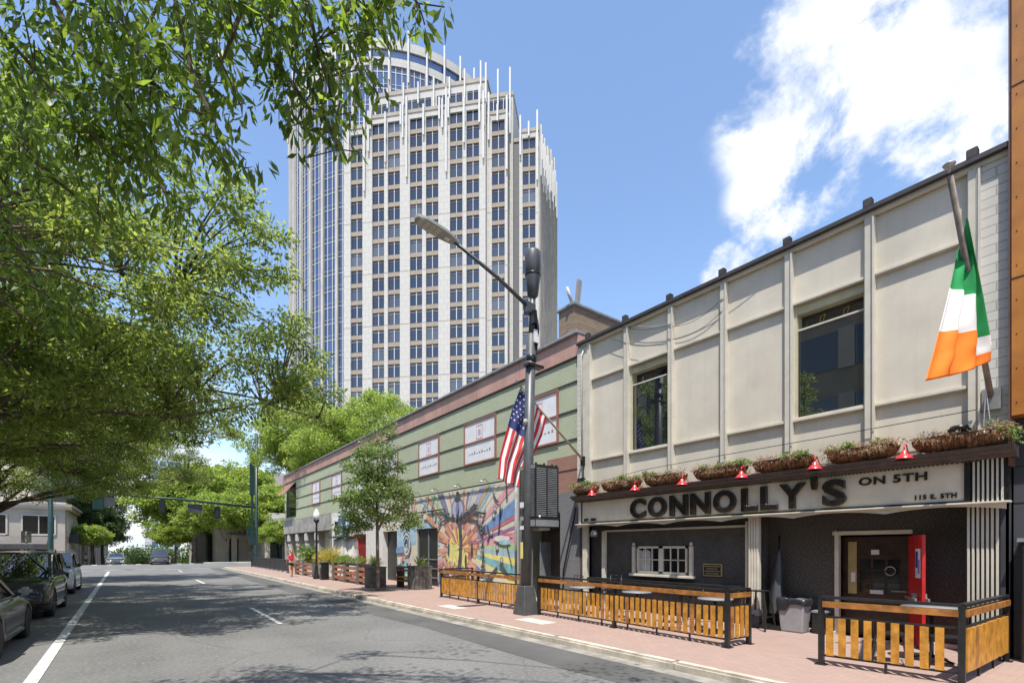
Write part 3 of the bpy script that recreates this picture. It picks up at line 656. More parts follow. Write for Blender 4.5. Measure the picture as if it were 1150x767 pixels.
cloth([(9.90,1.86,6.72),(9.66,1.90,6.33),(9.32,1.90,5.75),(8.82,1.90,5.02),(8.50,1.90,4.58),(8.14,1.90,4.12)],
      [(9.35,1.74,6.62),(9.85,1.73,6.12),(10.2,1.73,5.78),(10.52,1.73,5.42),(10.75,1.73,5.15),(10.80,1.75,4.92)],44,40,2.6,.07,
      lambda u,v:'irgreen' if (v<.42 or (u>.72 and v<.70)) else ('irwhite' if (v<.66 or (u>.80 and v<.88)) else 'irorange'),'cloth',t)
t=thing('flag','red and white striped flag with starred blue canton on an angled pole','flag',(11.41,11.36,4.7))
b=MB(); b.tube([(11.44,11.36,4.76),(8.81,11.36,6.69)],[.04,.028],'brass',9); b.out('flagpole',t)
b=MB(); b.lathe([(0,0),(.035,.02),(.045,.06),(.03,.09),(0,.10)],'fin',(8.72,11.36,6.72),12); b.box(11.36,11.42,11.28,11.44,4.62,4.9,'black'); b.out('finial',t)
def us(u,v):
    if u<.53 and v<.40: return 'flagblue'
    return 'flagred' if int(u*13)%2==0 else 'flagwhite'
vs,fo=cloth([(8.86,11.37,6.60),(8.62,11.45,5.95),(8.42,11.5,5.2),(8.25,11.52,4.6),(8.17,11.5,3.95)],
      [(9.86,11.36,5.92),(9.70,11.38,5.35),(9.42,11.42,4.75),(9.15,11.46,4.2),(8.98,11.46,3.72)],52,40,3.0,.09,us,'cloth',t)
b=MB(); k=0
for r in range(7):
    for c in range(5 if r%2==0 else 4):
        i=int((.04+.105*c+(.05 if r%2 else 0))*52); j=int((.03+.052*r)*40)+0
        p=vs[j*53+i]; q=vs[j*53+i+1]; s=vs[(j+1)*53+i]
        a=(q-p).normalized(); d=(s-p).normalized(); nn=a.cross(d).normalized()
        for sg in (-1,1): b.poly([p+nn*sg*.008+(a*math.cos(x)+d*math.sin(x))*(.038 if m%2==0 else .016) for m,x in enumerate([math.pi*2*z/10 for z in range(10)])][::sg],'flagwhite')
b.out('stars',fo)
# ================================================================ ORANGE NEIGHBOUR
t=thing('orange_building','building clad in rusty orange metal sheets above dark grey wall panels','building',(14,-4,0))
b=MB(); b.box(11.28,24,-12,1.56,4.1,22,'corten'); b.box(11.30,24,1.56,1.60,3.3,22,mat('brown_edge',(.13,.06,.04),.7)); b.out('metal_cladding',t)
b=MB()
for z in (6.3,9.4,12.4): b.box(11.272,11.28,-12,1.56,z,z+.012,'black')
for z in np.arange(4.3,14,.55): b.lathe([(.012,-.006),(0,-.010)],'black',(11.28,1.50,float(z)),6,ax='x')
b.out('sheet_joint',t)
b=MB(); b.box(11.6,24,-12,1.58,0,4.1,'slate')
for z in (.9,1.8,2.7,3.3): b.box(11.594,11.6,-12,1.58,z,z+.012,'black')
b.out('lower_wall',t)
b=MB(); b.box(11.3,11.6,-1.2,1.46,.13,2.05,'blackm',.02); b.box(11.28,11.6,-1.2,1.50,2.06,2.12,'grey'); b.out('black_gate',t)
# ================================================================ GREEN BUILDING
gb=thing('green_building','long green-painted brick building with copper-coloured band, white window boards and street mural','building',(11.5,32,0))
b=MB(); b.box(11.5,11.9,11.63,52.3,4.58,8.25,'greenbrick'); b.box(11.9,30,14.9,52.28,.0,8.25,'greenbrick'); b.box(11.9,30,11.64,14.9,4.3,8.25,'greenbrick'); b.box(12.7,30,11.64,14.9,0,4.3,'darkwall'); b.out('wall',gb)
b=MB(); b.box(11.44,12.2,11.62,52.4,8.25,8.95,'copper'); 
for i in range(14): b.box(11.434,11.44,11.7+i*3,11.715+i*3,8.26,8.95,'maroon')
b.out('metal_band',gb)
b=MB(); b.box(11.34,30,11.60,52.5,8.953,9.06,'greytrim',.02); b.out('coping',gb)
b=MB()
for z in (8.19,7.42,6.49,5.54): b.box(11.47,11.5,11.65,52.28,z,z+.045,'coping')
b.out('groove',gb)
for y0 in (12.6,16.3,21.0,25.7,30.5,35.2,40.4):
    w=2.15 if y0!=16.3 else 2.42
    f=MB(); z0,z1=5.56,7.40
    for (a,c) in ((y0,y0+.07),(y0+w-.07,y0+w)): f.box(11.43,11.5,a,c,z0,z1,'maroon')
    for z in (z0,(z0+z1)/2-.035,z1-.07): f.box(11.43,11.5,y0+.07,y0+w-.07,z,z+.07,'maroon')
    fo=f.out('window',gb)
    for za,zb in ((z0+.07,(z0+z1)/2-.035),((z0+z1)/2+.035,z1-.07)):
        f=MB(); f.box(11.465,11.5,y0+.07,y0+w-.07,za,zb,'board'); f.out('white_board',fo)
    f=MB(); c=y0+w/2; z=6.86
    for (a,d,e,g_) in ((-.24,-.2,-.28,.3),(.2,.24,-.28,.3),(-.2,.2,.26,.3),(-.2,.2,-.28,-.24)): f.box(11.458,11.465,c+a,c+d,z+e,z+g_,'tpk')
    f.box(11.458,11.465,c-.1,c+.1,z-.12,z+.12,'tl')
    for i in range(9): f.box(11.459,11.465,c+.8-i*.19,c+.8-i*.19-.10,5.98,6.02+.03*(i%3),'greytrim')
    f.out('printed_emblem',fo)
# awning-like open window at the far end
f=MB(); f.box(11.46,11.5,48.0,51.4,4.95,7.9,'dglass'); f.box(11.42,11.47,48.0,51.4,6.0,6.06,'maroon'); fo=f.out('window',gb)
f=MB(); f.prism([(11.45,48,8.0),(11.45,51.4,8.0),(10.55,51.4,6.95),(10.55,48,6.95)],(0.05,0,.05),'maroon')
f.prism([(11.25,48.4,7.72),(11.25,51.0,7.72),(10.75,51.0,7.14),(10.75,48.4,7.14)],(-.02,0,.02),'board'); f.out('open_shutter',fo)
# ground floor
b=MB(); b.box(11.5,11.9,14.88,21.2,0,4.58,'muralbrick'); b.box(11.5,11.9,23.5,25.9,0,4.58,'muralbrick'); b.box(11.5,11.9,21.2,23.5,2.95,4.58,'muralbrick'); b.box(11.75,11.9,21.2,23.5,0,2.95,'black'); b.box(11.5,11.9,27.9,30.6,0,4.58,'tw'); b.box(11.5,11.9,33.0,37.6,0,4.58,'tw'); b.box(11.5,11.9,30.6,33.0,2.9,4.58,'tw'); b.box(11.5,11.9,25.9,27.9,2.95,4.58,'muralbrick'); b.box(11.8,11.9,25.9,27.9,0,2.95,'black'); b.out('ground_floor_wall',gb)
b=MB(); b.box(11.62,11.72,21.25,23.45,.13,2.9,'blackm'); b.box(11.56,11.64,21.2,21.3,.13,2.95,'grey'); b.box(11.56,11.64,23.4,23.5,.13,2.95,'grey'); b.box(11.58,11.63,22.3,22.36,.13,2.9,'grey'); 
for z in (.5,.95,1.4): b.box(11.58,11.62,21.3,23.4,z,z+.05,'steel')
b.out('dark_door',gb)
b=MB(); b.box(11.68,11.74,30.65,32.95,.13,2.85,mat('deep_red_door',(.22,.015,.015),.5)); b.box(11.5,11.7,32.4,33.0,.13,2.88,'reddoor'); b.out('red_door',gb)
b=MB(); b.box(11.44,11.5,33.6,37.2,2.9,4.1,'board'); b.box(11.42,11.45,34.0,36.6,3.0,3.9,'dglass'); b.box(11.40,11.43,34.4,36.2,3.3,3.6,'tgr'); b.out('wall_sign',gb)
b=MB(); b.box(11.4,11.9,37.6,52.3,3.35,4.57,'concrete'); b.box(11.3,11.9,37.6,52.4,3.28,3.36,'coping'); b.box(11.42,11.5,37.62,52.3,4.575,4.6,'coping'); b.out('storefront_fascia',gb)
b=MB(); b.box(12.2,12.3,37.6,52.3,0,3.3,'dglass')
for y in (37.7,41,44,47,50,52.1): b.box(11.5,12.2,y-.2,y+.2,0,3.28,'concrete'); 
for y in (39,42.5,45.5): b.box(12.15,12.2,y-.9,y+.5,.6,2.9,'greystone')
b.out('storefront',gb)
for y in (41,44,47,50):
    b=MB(); b.box(11.25,11.5,y-.28,y+.28,2.6,3.25,'fin',.05); b.box(11.3,11.5,y-.2,y+.2,1.0,2.4,'fin'); b.box(11.28,11.3,y-.1,y+.1,1.2,2.2,'black'); b.out('column_lantern',gb)
# recessed entrance between the two buildings
b=MB(); b.box(11.5,12.6,11.62,12.55,0,3.85,'greybrick'); b.box(11.5,11.9,14.5,14.88,0,4.58,'greybrick'); b.box(11.5,11.9,11.63,14.5,3.85,4.58,'redbrick'); b.box(11.48,11.5,11.63,13.2,4.58,5.05,'redbrick'); b.box(12.5,12.6,12.5,14.6,0,3.9,'darkwall'); b.box(11.5,12.5,12.55,14.5,3.2,3.85,'greybrick'); b.out('entrance_wall',gb)
b=MB(); b.box(12.42,12.5,12.7,14.2,.13,2.6,mat('brown_door',(.055,.042,.036),.6)); b.box(11.9,12.42,14.05,14.1,.9,2.2,'grey'); b.out('side_door',gb)
b=MB(); b.tube([(11.44,12.35,.2),(11.42,12.30,1.2),(11.40,11.75,3.0),(11.42,11.72,3.3)],.03,'black',6); b.out('shadow_strip',gb)  # thin black tube standing in for the diagonal shadow on the grey brick
# pipes and small lamps above the mural
b=MB(); b.tube([(11.42,24.9,4.60),(11.42,15.0,4.60)],.025,'black',6); b.tube([(11.44,24.0,3.78),(11.44,20.4,3.80)],.03,'black',6); b.tube([(11.44,14.95,.2),(11.44,14.95,4.6)],.05,'tgr',8); b.out('pipe',gb)
for y in (24.6,22.9,21.0,18.9,16.8,15.6):
    b=MB(); b.tube([(11.46,y,4.62),(11.25,y,4.80),(11.12,y,4.72)],.012,'black',5); b.lathe([(.09,-.06),(.05,0),(.0,.02)],'fin',(11.10,y,4.70),12); b.out('mural_lamp',gb)
# ---------------------------------------------------------------- mural
MC=(19.2,1.95); MRS=((14.93,21.19,.14,4.56),(23.51,25.88,.14,4.56),(21.19,23.51,2.97,4.56))
def clip(P,MR):
    for ax,lim,sg in ((0,MR[0],1),(0,MR[1],-1),(1,MR[2],1),(1,MR[3],-1)):
        out=[]
        for i in range(len(P)):
            a,c=P[i],P[(i+1)%len(P)]; ia=(a[ax]-lim)*sg>=0; ic=(c[ax]-lim)*sg>=0
            if ia: out.append(a)
            if ia!=ic:
                t=(lim-a[ax])/(c[ax]-a[ax]); out.append((a[0]+(c[0]-a[0])*t,a[1]+(c[1]-a[1])*t))
        P=out
        if len(P)<3: return []
    return P
mb=MB(); LAY=[0]
def mp(P,m,lay,door=False):
    for MR in MRS: mp1(clip(P,MR),m,lay)
def mp1(P,m,lay):
    if len(P)<3: return
    ar=sum(P[i][0]*P[(i+1)%len(P)][1]-P[(i+1)%len(P)][0]*P[i][1] for i in range(len(P)))
    if ar>0: P=P[::-1]
    LAY[0]+=1
    mb.poly([(11.496-.003*lay-.00004*LAY[0],y,z) for y,z in P],m)
def pol(r,a): return (MC[0]-r*math.cos(R(a)),MC[1]+r*math.sin(R(a)))
def wedge(a0,a1,r0,r1,m,lay=1): 
    n=max(1,int(abs(a1-a0)/6)); mp([pol(r0,a0)]+[pol(r1,a0+(a1-a0)*i/n) for i in range(n+1)]+[pol(r0,a1)],m,lay)
def ell(cy,cz,ry,rz,m,lay,n=22,a0=0): mp([(cy+ry*math.cos(2*math.pi*i/n+a0),cz+rz*math.sin(2*math.pi*i/n+a0)) for i in range(n)],m,lay)
def stroke(pts,w,m,lay):
    for (a,c),(wa,wc) in zip(zip(pts[:-1],pts[1:]),zip(w[:-1],w[1:])):
        dx,dz=c[0]-a[0],c[1]-a[1]; l=math.hypot(dx,dz); nx,nz_=-dz/l,dx/l
        mp([(a[0]+nx*wa,a[1]+nz_*wa),(c[0]+nx*wc,c[1]+nz_*wc),(c[0]-nx*wc,c[1]-nz_*wc),(a[0]-nx*wa,a[1]-nz_*wa)],m,lay)
mp([(25.88,.14),(24.4,.14),(24.6,1.3),(25.88,1.4)],'tt',1); mp([(17.6,.14),(14.93,.14),(14.93,1.5),(17.2,1.1)],'tt',1)
mp([(25.88,2.0),(21.2,2.4),(21.2,3.3),(25.88,3.0)],'tlb',1)
for a0,a1,r0,r1,m in ((128,119,1.5,9,'tv'),(118.5,116,1.5,9,'tw'),(110,108,1.5,9,'tr'),(104,101,2,9,'tlb'),(96,94.5,2.4,9,'to'),(82,78.5,1.6,9,'to'),(74,70,1.7,2.6,'tp'),(68,65,2.0,9,'tlb'),(63,61.5,2,9,'tw'),(57,50.5,1.7,9,'tl'),(49.5,46.5,1.9,9,'tmu'),(46,43,2,9,'tlb'),(40,39,2,9,'tw'),
    (34,29.5,1.3,9,'tpk'),(24.5,17.5,1.5,9,'tb'),(25.5,24.6,2.3,9,'tlb'),(17.3,15.3,1.6,9,'tr'),(13,9,1.2,3.4,'tp'),(12.2,10.5,3.3,4.3,'tp'),(8,5.4,2.9,3.6,'tr'),(9,3,2.0,9,'tpk'),(3,-1,1.6,9,'tgn'),(-1,-5,1.5,9,'tlb'),(-5,-9,1.5,9,'ty'),(-9,-16,1.4,9,'tt'),(-16,-19,1.4,9,'ty'),(-19,-26,1.4,9,'tc'),(-27,-30,1.2,9,'tb'),
    (136,131,2.2,9,'tgn'),(142,139,2.2,9,'to'),(147,145,2,9,'tlb'),(196,203,1.3,3.2,'tpk'),(205,209,1.2,3.6,'tr'),(186,190,1.6,3.4,'tw'),(172,176,1.6,3.4,'tlb'),(215,222,1.2,3.6,'tl')): wedge(a0,a1,r0,r1,m,2)
g=random.Random(3)
for rr,cols,lay in ((1.85,('tbr','tc','to'),3),(1.45,('to','tbr','tpk'),4),(1.0,('to','ty','tbr'),5)):
    for i in range(40):
        a=i*9+g.uniform(-1,1); wedge(a,a+g.uniform(6,10),.2,rr*g.uniform(.78,1.12),cols[i%3],lay)
for cy,cz,rr in ((19.75,1.75,.62),(18.85,1.5,.48)):
    for i in range(26):
        a=i*13.8+g.uniform(-2,2); r_=rr*g.uniform(.55,1.0); mp([(cy+.1*math.cos(R(a-90)),cz+.1*math.sin(R(a-90))),(cy+r_*math.cos(R(a-7)),cz+r_*math.sin(R(a-7))),(cy+r_*1.1*math.cos(R(a)),cz+r_*1.1*math.sin(R(a))),(cy+r_*math.cos(R(a+7)),cz+r_*math.sin(R(a+7))),(cy+.1*math.cos(R(a+90)),cz+.1*math.sin(R(a+90)))],'ty' if i%4 else 'tgn',6)
for cy,cz in ((20.1,1.9),(18.6,1.4),(18.1,1.9)): ell(cy,cz,.09,.32,'tg',8)
# lamp-tree figure
stroke([(19.25,.3),(19.1,1.2),(19.0,2.2),(19.1,3.0),(19.28,3.3)],[.30,.15,.12,.15,.20],'tg',8)
ell(19.29,3.72,.58,.52,'tgr',8); ell(19.29,3.72,.46,.44,'tl',9); ell(19.29,3.72,.16,.42,'tv',10); ell(19.29,4.18,.26,.16,'tg',10); ell(19.29,4.40,.12,.12,'tg',10)
for pts,w in (([(19.2,3.25),(20.0,3.35),(20.8,3.2),(21.2,2.8),(21.3,2.2)],[.06,.07,.05,.04,.02]),([(19.2,3.3),(18.3,3.55),(17.5,3.45),(17.0,3.4)],[.07,.09,.06,.02]),([(19.1,3.1),(18.4,3.25),(17.7,3.1),(17.3,2.5),(17.2,1.7),(17.35,.8)],[.05,.07,.06,.07,.05,.04]),
  ([(20.2,3.35),(20.6,3.6),(21.1,3.4)],[.08,.05,.02]),([(18.0,3.5),(18.0,3.8),(17.6,3.75)],[.05,.09,.03]),([(16.0,3.7),(16.05,2.9),(16.25,1.8)],[.04,.04,.07]),([(16.9,2.9),(16.75,2.5),(16.9,2.2)],[.05,.04,.05]),
  ([(15.6,4.5),(15.55,3.9)],[.03,.07]),([(16.5,4.2),(16.3,3.9),(16.1,3.8)],[.04,.05,.03]),([(16.2,1.2),(16.8,.7),(17.0,.3)],[.06,.14,.2]),([(15.6,2.2),(15.2,1.2)],[.03,.02]),([(16.0,1.35),(15.5,.9),(15.0,.85)],[.12,.06,.03])): stroke(pts,w,'tg',11)
for y,z in ((16.45,3.3),(16.35,3.55),(16.6,2.6),(16.2,2.0),(15.9,1.5)): ell(y,z,.13,.13,'tgr',12,6); ell(y,z,.06,.06,'tw',13,6)
ell(15.9,2.35,.55,.13,'tw',12); ell(15.7,2.2,.4,.10,'tlb',12); ell(15.5,2.5,.35,.05,'tr',13)
for i in range(60): ell(g.uniform(17.2,21.1),g.uniform(.3,1.0),g.uniform(.05,.2),g.uniform(.04,.14),g.choice(['tg','tgr','tw','tg']),12,7)
for i in range(90):
    t=g.random(); side=g.choice((-1,1,1)); y,z=(19.2-side*(2.2*t),3.3+.28*math.sin(3*t)-.9*max(0,t-.6)*2) ; l=g.uniform(.12,.26); a=g.uniform(0,6.28)
    stroke([(y,z),(y+l*.5*math.cos(a),z+l*.5*math.sin(a)),(y+l*math.cos(a),z+l*math.sin(a))],[.01,g.uniform(.03,.05),.005],g.choice(['tg','tgr','tg']),14)
for i in range(46):
    z=g.uniform(.6,3.0); y=17.25+.35*(z-2)*.3+g.uniform(-.12,.12); l=.16; a=g.uniform(0,6.28); stroke([(y,z),(y+l*.5*math.cos(a),z+l*.5*math.sin(a)),(y+l*math.cos(a),z+l*math.sin(a))],[.01,.035,.005],g.choice(['tg','tgr']),14)
# left of the door and above it
for i in range(5): stroke([(24.6+.5*math.cos(t*.5+i*.2)*(.4+i*.16),2.2+.62*math.sin(t*.5+i*.2)*(.4+i*.16)) for t in range(10)],[.05]*10,['tg','tlb','tg','tw','tgr'][i],9)
for i in range(26): ell(g.uniform(23.6,25.7),g.uniform(.3,1.5),g.uniform(.06,.25),g.uniform(.06,.2),g.choice(['tg','tw','tpk','tlb','tr','to']),10,6)
mp([(25.88,2.0),(24.9,2.05),(24.9,1.75),(25.88,1.7)],'tb',10)
for i in range(14): 
    y=g.uniform(21.3,25.2); z=g.uniform(3.7,4.3); stroke([(y,z-.4),(y+.15,z),(y-.1,z+.3)],[.02,.05,.02],g.choice(['tg','tgr','to']),9)
stroke([(22.6,3.75),(21.7,3.25),(21.0,2.9)],[.10,.14,.05],'to',9); ell(22.4,3.55,.2,.15,'tc',10)
mo=mb.out('mural',gb); mo['label']='painted mural with sunburst and lamp-post figure'
# ================================================================ TOWER (local x along its main face, y inwards)
c_,s_=math.cos(R(PSI)),math.sin(R(PSI))
def cw(r,f,z=0): return (r*c_+f*s_,-r*s_+f*c_,z)
tw=thing('office_tower','very tall stone office tower with rounded glass wing and stepped crown of white fins','tower',cw(5.97,111,-3),R(-46.35))
def blk(x0,x1,y0,y1,z,m='towerstone',nm='stone_block'):
    b=MB(); b.box(x0,x1,y0,y1,0,z+3,m); b.box(x0-.15,x1+.15,y0-.15,y1+.15,z+3-.9,z+3.0,'stone2'); return b.out(nm,tw,w=False)
FL=4.0
wm_=MB(); wm_.box(-1.42,1.42,0,.06,-.2,2.9,'tglass'); wm_.box(-.07,.07,-.14,0,-.2,2.9,'fin'); wm_.box(-1.42,1.42,-.10,0,2.34,2.40,'stone3'); WME=wm_.mesh('window')
COLS=[(-42.0,98.5,-3,'A'),(-36.7,99.4,-3,''),(-32.9,99.4,-3,''),(-27.6,98.6,-3,''),(-23.8,98.6,-3,''),(-18.2,98.6,-3,''),(-14.4,98.6,-3,''),(-8.7,98,-1.6,''),(-2.2,94,0,'')]
NOB=[]
def facecol(b,x,top,y,z0=6):
    """stone pier faces either side are the block itself; here the recessed strip with windows and spandrels"""
    z=top-4.2; k=0
    while z>z0:
        NOB.append((x,y,z,k)); z-=FL; k+=1
    return k
# blocks are built with a slot for each window column: piers between columns stand proud of the glass plane
def face(x0,x1,y,ztop,cols,depth=.55,yb=20):
    b=MB(); e=[x0]
    for c in cols: e+=[c-1.45,c+1.45]
    e.append(x1)
    for i in range(0,len(e),2): b.box(e[i],e[i+1],y,y+depth,0,ztop+3,'towerstone')
    b.box(x0,x1,y+depth,yb,0,ztop+3-.02,'stone2')
    for c in cols:
        b.box(c-1.45,c+1.45,y+.02,y+depth,ztop+3-2.0,ztop+3-.01,'towerstone')
        k=facecol(b,c,ztop,y+depth-.12)
        z=ztop-4.2
        for q in range(k):
            zz=z+3-q*FL; b.box(c-1.45,c+1.45,y+.22,y+depth,zz-1.08,zz-.12,'stone3')
    b.box(x0-.1,x1+.1,y-.12,y+.0,ztop+3-.75,ztop+3+.02,'stone2')
    for z in range(8,int(ztop),12):
        for i in range(0,len(e),2): b.box(e[i]+.05,e[i+1]-.05,y-.015,y,z,z+.12,'stone3')
    return b.out('facade',tw,w=False)
face(-45.2,-39.6,-3,99.6,[-42.0],yb=30)
face(-39.6,-11.5,-3,101.4,[-36.7,-32.9,-27.6,-23.8,-18.2,-14.4],yb=30)
face(-11.5,-6.8,-1.6,99.6,[-8.9],yb=30)
face(-4.4,0,0,96,[-2.2],yb=12)
blk(-6.8,-4.4,2.2,30,96,'recess','recess_wall')
blk(-38.6,-12,1,34,110,'towerstone','upper_tier'); blk(-11.9,-6,1.2,30,106,'towerstone','upper_tier')
# side of the tower: steps up towards the back
for y0,y1,z in ((0,8,97),(8,16,100.5),(16,26,105),(26,38,112),(38,53,119)):
    b=MB(); b.box(-6.9 if y0>10 else -2.5,-.3,max(y0,1.3)+.02,y1,0,z+3,'recess')
    y=y0+.6
    while y<y1-.3:
        b.box(-.3,.3,y,y+.32,0,z+3.0,'stone2'); y+=1.75
    for k in range(int(z/4)): b.box(-.3,-.05,y0+.02,y1,k*4+1,k*4+1.6,'recess')
    b.box(-.3,.1,y0,y1,z+3-2.2,z+2.9,'stone2'); b.out('side_wall',tw,w=False)
    for k in range(3):
        b=MB(); yy=y0+1+k*(y1-y0)/3; b.box(.25,.55,yy,yy+.3,z-8,z+3.4,'fin'); b.out('fin',tw,w=False)
# windows of upper tiers
for c in (-37.5,-34.2,-30,-26.8,-22.5,-19.3,-15.2): NOB.append((c,.9,104.4,99))
for c in (-10.5,-8.2): NOB.append((c,1.1,101.6,99))
NOB.sort(key=lambda q:(-q[2]))
rest=MB(); cnt=0
for (x,y,z,k) in NOB:
    if cnt<100:
        o=bpy.data.objects.new('window',WME); COL.objects.link(o); o.parent=tw; o.location=(x,y,z+3); cnt+=1
    else:
        zz=z+3; rest.box(x-1.42,x+1.42,y,y+.06,zz-.2,zz+2.9,'tglass'); rest.box(x-.09,x+.09,y-.14,y,zz,zz+2.75,'fin'); rest.box(x-1.42,x+1.42,y-.10,y,zz+2.32,zz+2.42,'stone2')
ro=rest.out('windows',tw,w=False); ro['kind']='stuff'
# white fins rising over the roof edge
def fin(x,y,z0,z1,w=.42):
    yf={3:1}.get(y,y)
    zr={-3:101.4,-1.6:99.6,0:96,3:110}[y]
    z1=z1-(z1-zr)*.68; w*=.95
    b=MB(); b.box(x-w/2,x+w/2,yf-.55,yf-.12,z0+3,z1+3,'fin'); b.box(x-w*.7,x+w*.7,yf-.3,yf-.05,(z0+z1)/2+2.4,(z0+z1)/2+3,'recess'); b.out('fin',tw,w=False)
for x,z0,z1 in ((-39.9,84,107),(-38.9,93,104),(-34.8,90,101.5),(-30.6,95,105),(-29.7,86,110),(-25.7,95,103),(-21.3,96,105),(-20.4,86,112),(-16.3,92,103.5),(-11.9,88,106),(-12.8,96,110),(-43.8,93,101),(-38.4,98,104),(-31.1,98,105),(-22.0,98,106),(-19.9,98,105)): fin(x,-3,z0,z1)
for x,z0,z1 in ((-11.0,93,112),(-6.9,86,108),(-9,97,103)): fin(x,-1.6,z0,z1)
for x,z0,z1 in ((-4.1,90,105),(-.3,84,107),(-2.2,94,100)): fin(x,0,z0,z1,.38)
for x,z0,z1 in ((-39,100,113),(-36,104,110),(-32,100,114),(-28.4,104,111),(-24.6,100,115),(-20.8,104,111),(-17.2,100,117),(-13.4,100,121),(-12.2,98,119),(-9.4,98,113),(-6.6,94,111)): fin(x,3,z0+2,max(z1,113),.36)
# round glass wing and crown
RC=Vector((-33.3-5.97,151-111)); a=Vector((.9866,-.163)); n_=Vector((.163,.9866)); CX,CY=RC.dot(a),RC.dot(n_); RR=31
def cp(t,r,z): return (CX+r*math.sin(t),CY-r*math.cos(t),z)
NB=32; t0,t1=R(-130),R(130); TT=[t0+(t1-t0)*i/NB for i in range(NB+1)]
for i in range(NB):
    ta,tb=TT[i],TT[i+1]
    if not R(-95)<(ta+tb)/2<R(85): 
        b=MB(); b.add([cp(ta,RR,0),cp(tb,RR,0),cp(tb,RR,126.5),cp(ta,RR,126.5)],[(0,1,2,3)],'cglass'); b.out('glass_bay',tw,w=False); continue
    b=MB(); b.add([cp(ta,RR,0),cp(tb,RR,0),cp(tb,RR,126.5),cp(ta,RR,126.5)],[(0,1,2,3)],'cglass')
    for j in (1,2):
        t=ta+(tb-ta)*j/3; p=cp(t,RR,0); b.bar(p,(p[0],p[1],122),.16,.16,'fin')
    for k in range(4,31):
        for dz,h in ((0,.22),(1.1,.12)):
            b.add([cp(ta,RR+.1,k*4+dz),cp(tb,RR+.1,k*4+dz),cp(tb,RR+.1,k*4+dz+h),cp(ta,RR+.1,k*4+dz+h)],[(0,1,2,3)],'lampgrey')
    b.out('glass_bay',tw,w=False)
for i,t in enumerate(TT):
    if not R(-100)<t<R(90): continue
    b=MB(); p=cp(t,RR+.15,0); q=cp(t,RR+.15,121.5); b.bar(p,q,.75,.8,'stone',up=(math.sin(t),-math.cos(t),0)); b.out('mullion',tw,w=False)
    b=MB(); p=cp(t,RR+.8,117.5); q=cp(t,RR+.8,130); b.bar(p,q,.4,.4,'fin'); b.out('fin',tw,w=False)
b=MB()
for z0,z1,r,m in ((121.5,123.4,RR+.3,'towerstone'),(123.4,125.6,RR-.6,'tglass'),(125.6,127.8,RR+.3,'towerstone')):
    n=72; vs=[cp(t0+(t1-t0)*i/n,rr,z) for z in (z0,z1) for rr in (r,r-1.5) for i in range(n+1)]
    m1=n+1
    for i in range(n): b.add([vs[i],vs[i+1],vs[2*m1+i+1],vs[2*m1+i]],[(0,1,2,3)],m); b.add([vs[i],vs[i+1],vs[m1+i+1],vs[m1+i]],[(3,2,1,0)],m); b.add([vs[2*m1+i],vs[2*m1+i+1],vs[3*m1+i+1],vs[3*m1+i]],[(0,1,2,3)],m)
b.out('crown_ring',tw,w=False)
b=MB(); b.lathe([(RR-1,0),(RR-1,125)],'recess',(CX,CY,0),48); b.out('core',tw,w=False)
# ================================================================ BRICK ROOF BLOCK AND ANTENNAS
rb=thing('brick_rooftop','square brown brick rooftop block with pale stone coping between the two facades','rooftop block',(15,15,9))
b=MB(); b.box(12.58,19,13.0,13.8,8.2,10.75,'brownbrick'); b.out('wall',rb)
b=MB(); b.box(12.50,19.1,12.92,13.88,10.75,10.85,'greytrim',.02); b.out('coping',rb)
t=thing('antenna','tilted flat panel antenna on the brick rooftop block','antenna',(12.9,13.2,10.8))
b=MB(); b.box(-.1,.12,-.06,.06,.15,1.1,'greystone',.03); b.tube([(0,0,0),(0,.08,.9)],.03,'grey',6); o=b.out('panel',t,w=False); t.rotation_euler=(0,R(8),0)
t=thing('antenna','small white leaning antenna tube on the brick rooftop block','antenna',(12.62,13.1,10.8))
b=MB(); b.tube([(-.0,0,0),(-.30,.0,.55)],.06,'fin',8); b.tube([(.02,0,.0),(.02,0,.2)],.03,'grey',6); b.out('tube',t,w=False)
# ================================================================ FAR BUILDINGS
def winrow(parent,face,fixed,us,zs,w,h,frame,glassm,proud=.08,name='window'):
    for u in us:
        for z in zs:
            b=MB()
            if face=='y': # wall faces -y at y=fixed
                b.box(u-w/2,u+w/2,fixed-.02,fixed+.05,z,z+h,glassm); 
                for (a,c,d,e) in ((-w/2-.15,-w/2,-.1,h+.1),(w/2,w/2+.15,-.1,h+.1),(-w/2,w/2,-.2,0),(-w/2,w/2,h,h+.12),(-.04,.04,0,h)): b.box(u+a,u+c,fixed-proud,fixed,z+d,z+e,frame)
            else:
                s=1 if face=='x' else -1
                b.box(fixed-.02*-s*-1,fixed+.03*s,u-w/2,u+w/2,z,z+h,glassm)
                for (a,c,d,e) in ((-w/2-.15,-w/2,-.1,h+.1),(w/2,w/2+.15,-.1,h+.1),(-w/2,w/2,-.2,0),(-w/2,w/2,h,h+.12),(-.04,.04,0,h)): b.box(fixed,fixed+proud*s,u+a,u+c,z+d,z+e,frame)
            b.out(name,parent)
cb=thing('corner_building','two-storey pale stone corner building with cornice and dark awning across the crossing','building',(-7,82,0))
b=MB(); b.box(-40,-7,80,100,-3,7.0,'stone2'); b.box(-7.02,-6.95,80.3,99,-3,6.6,'tan'); b.out('wall',cb)
b=MB(); b.prism([(-40,80.0,6.6),(-40,79.7,6.7),(-40,79.4,7.0),(-40,79.35,7.25),(-40,80,7.25)],(33.6,0,0),'stone'); b.box(-7,-6.35,79.35,101,6.95,7.25,'tan'); b.box(-7,-6.6,79.7,101,6.6,6.95,'tan'); b.box(-40,-6.9,79.9,100,7.25,7.5,'stone'); b.out('cornice',cb)
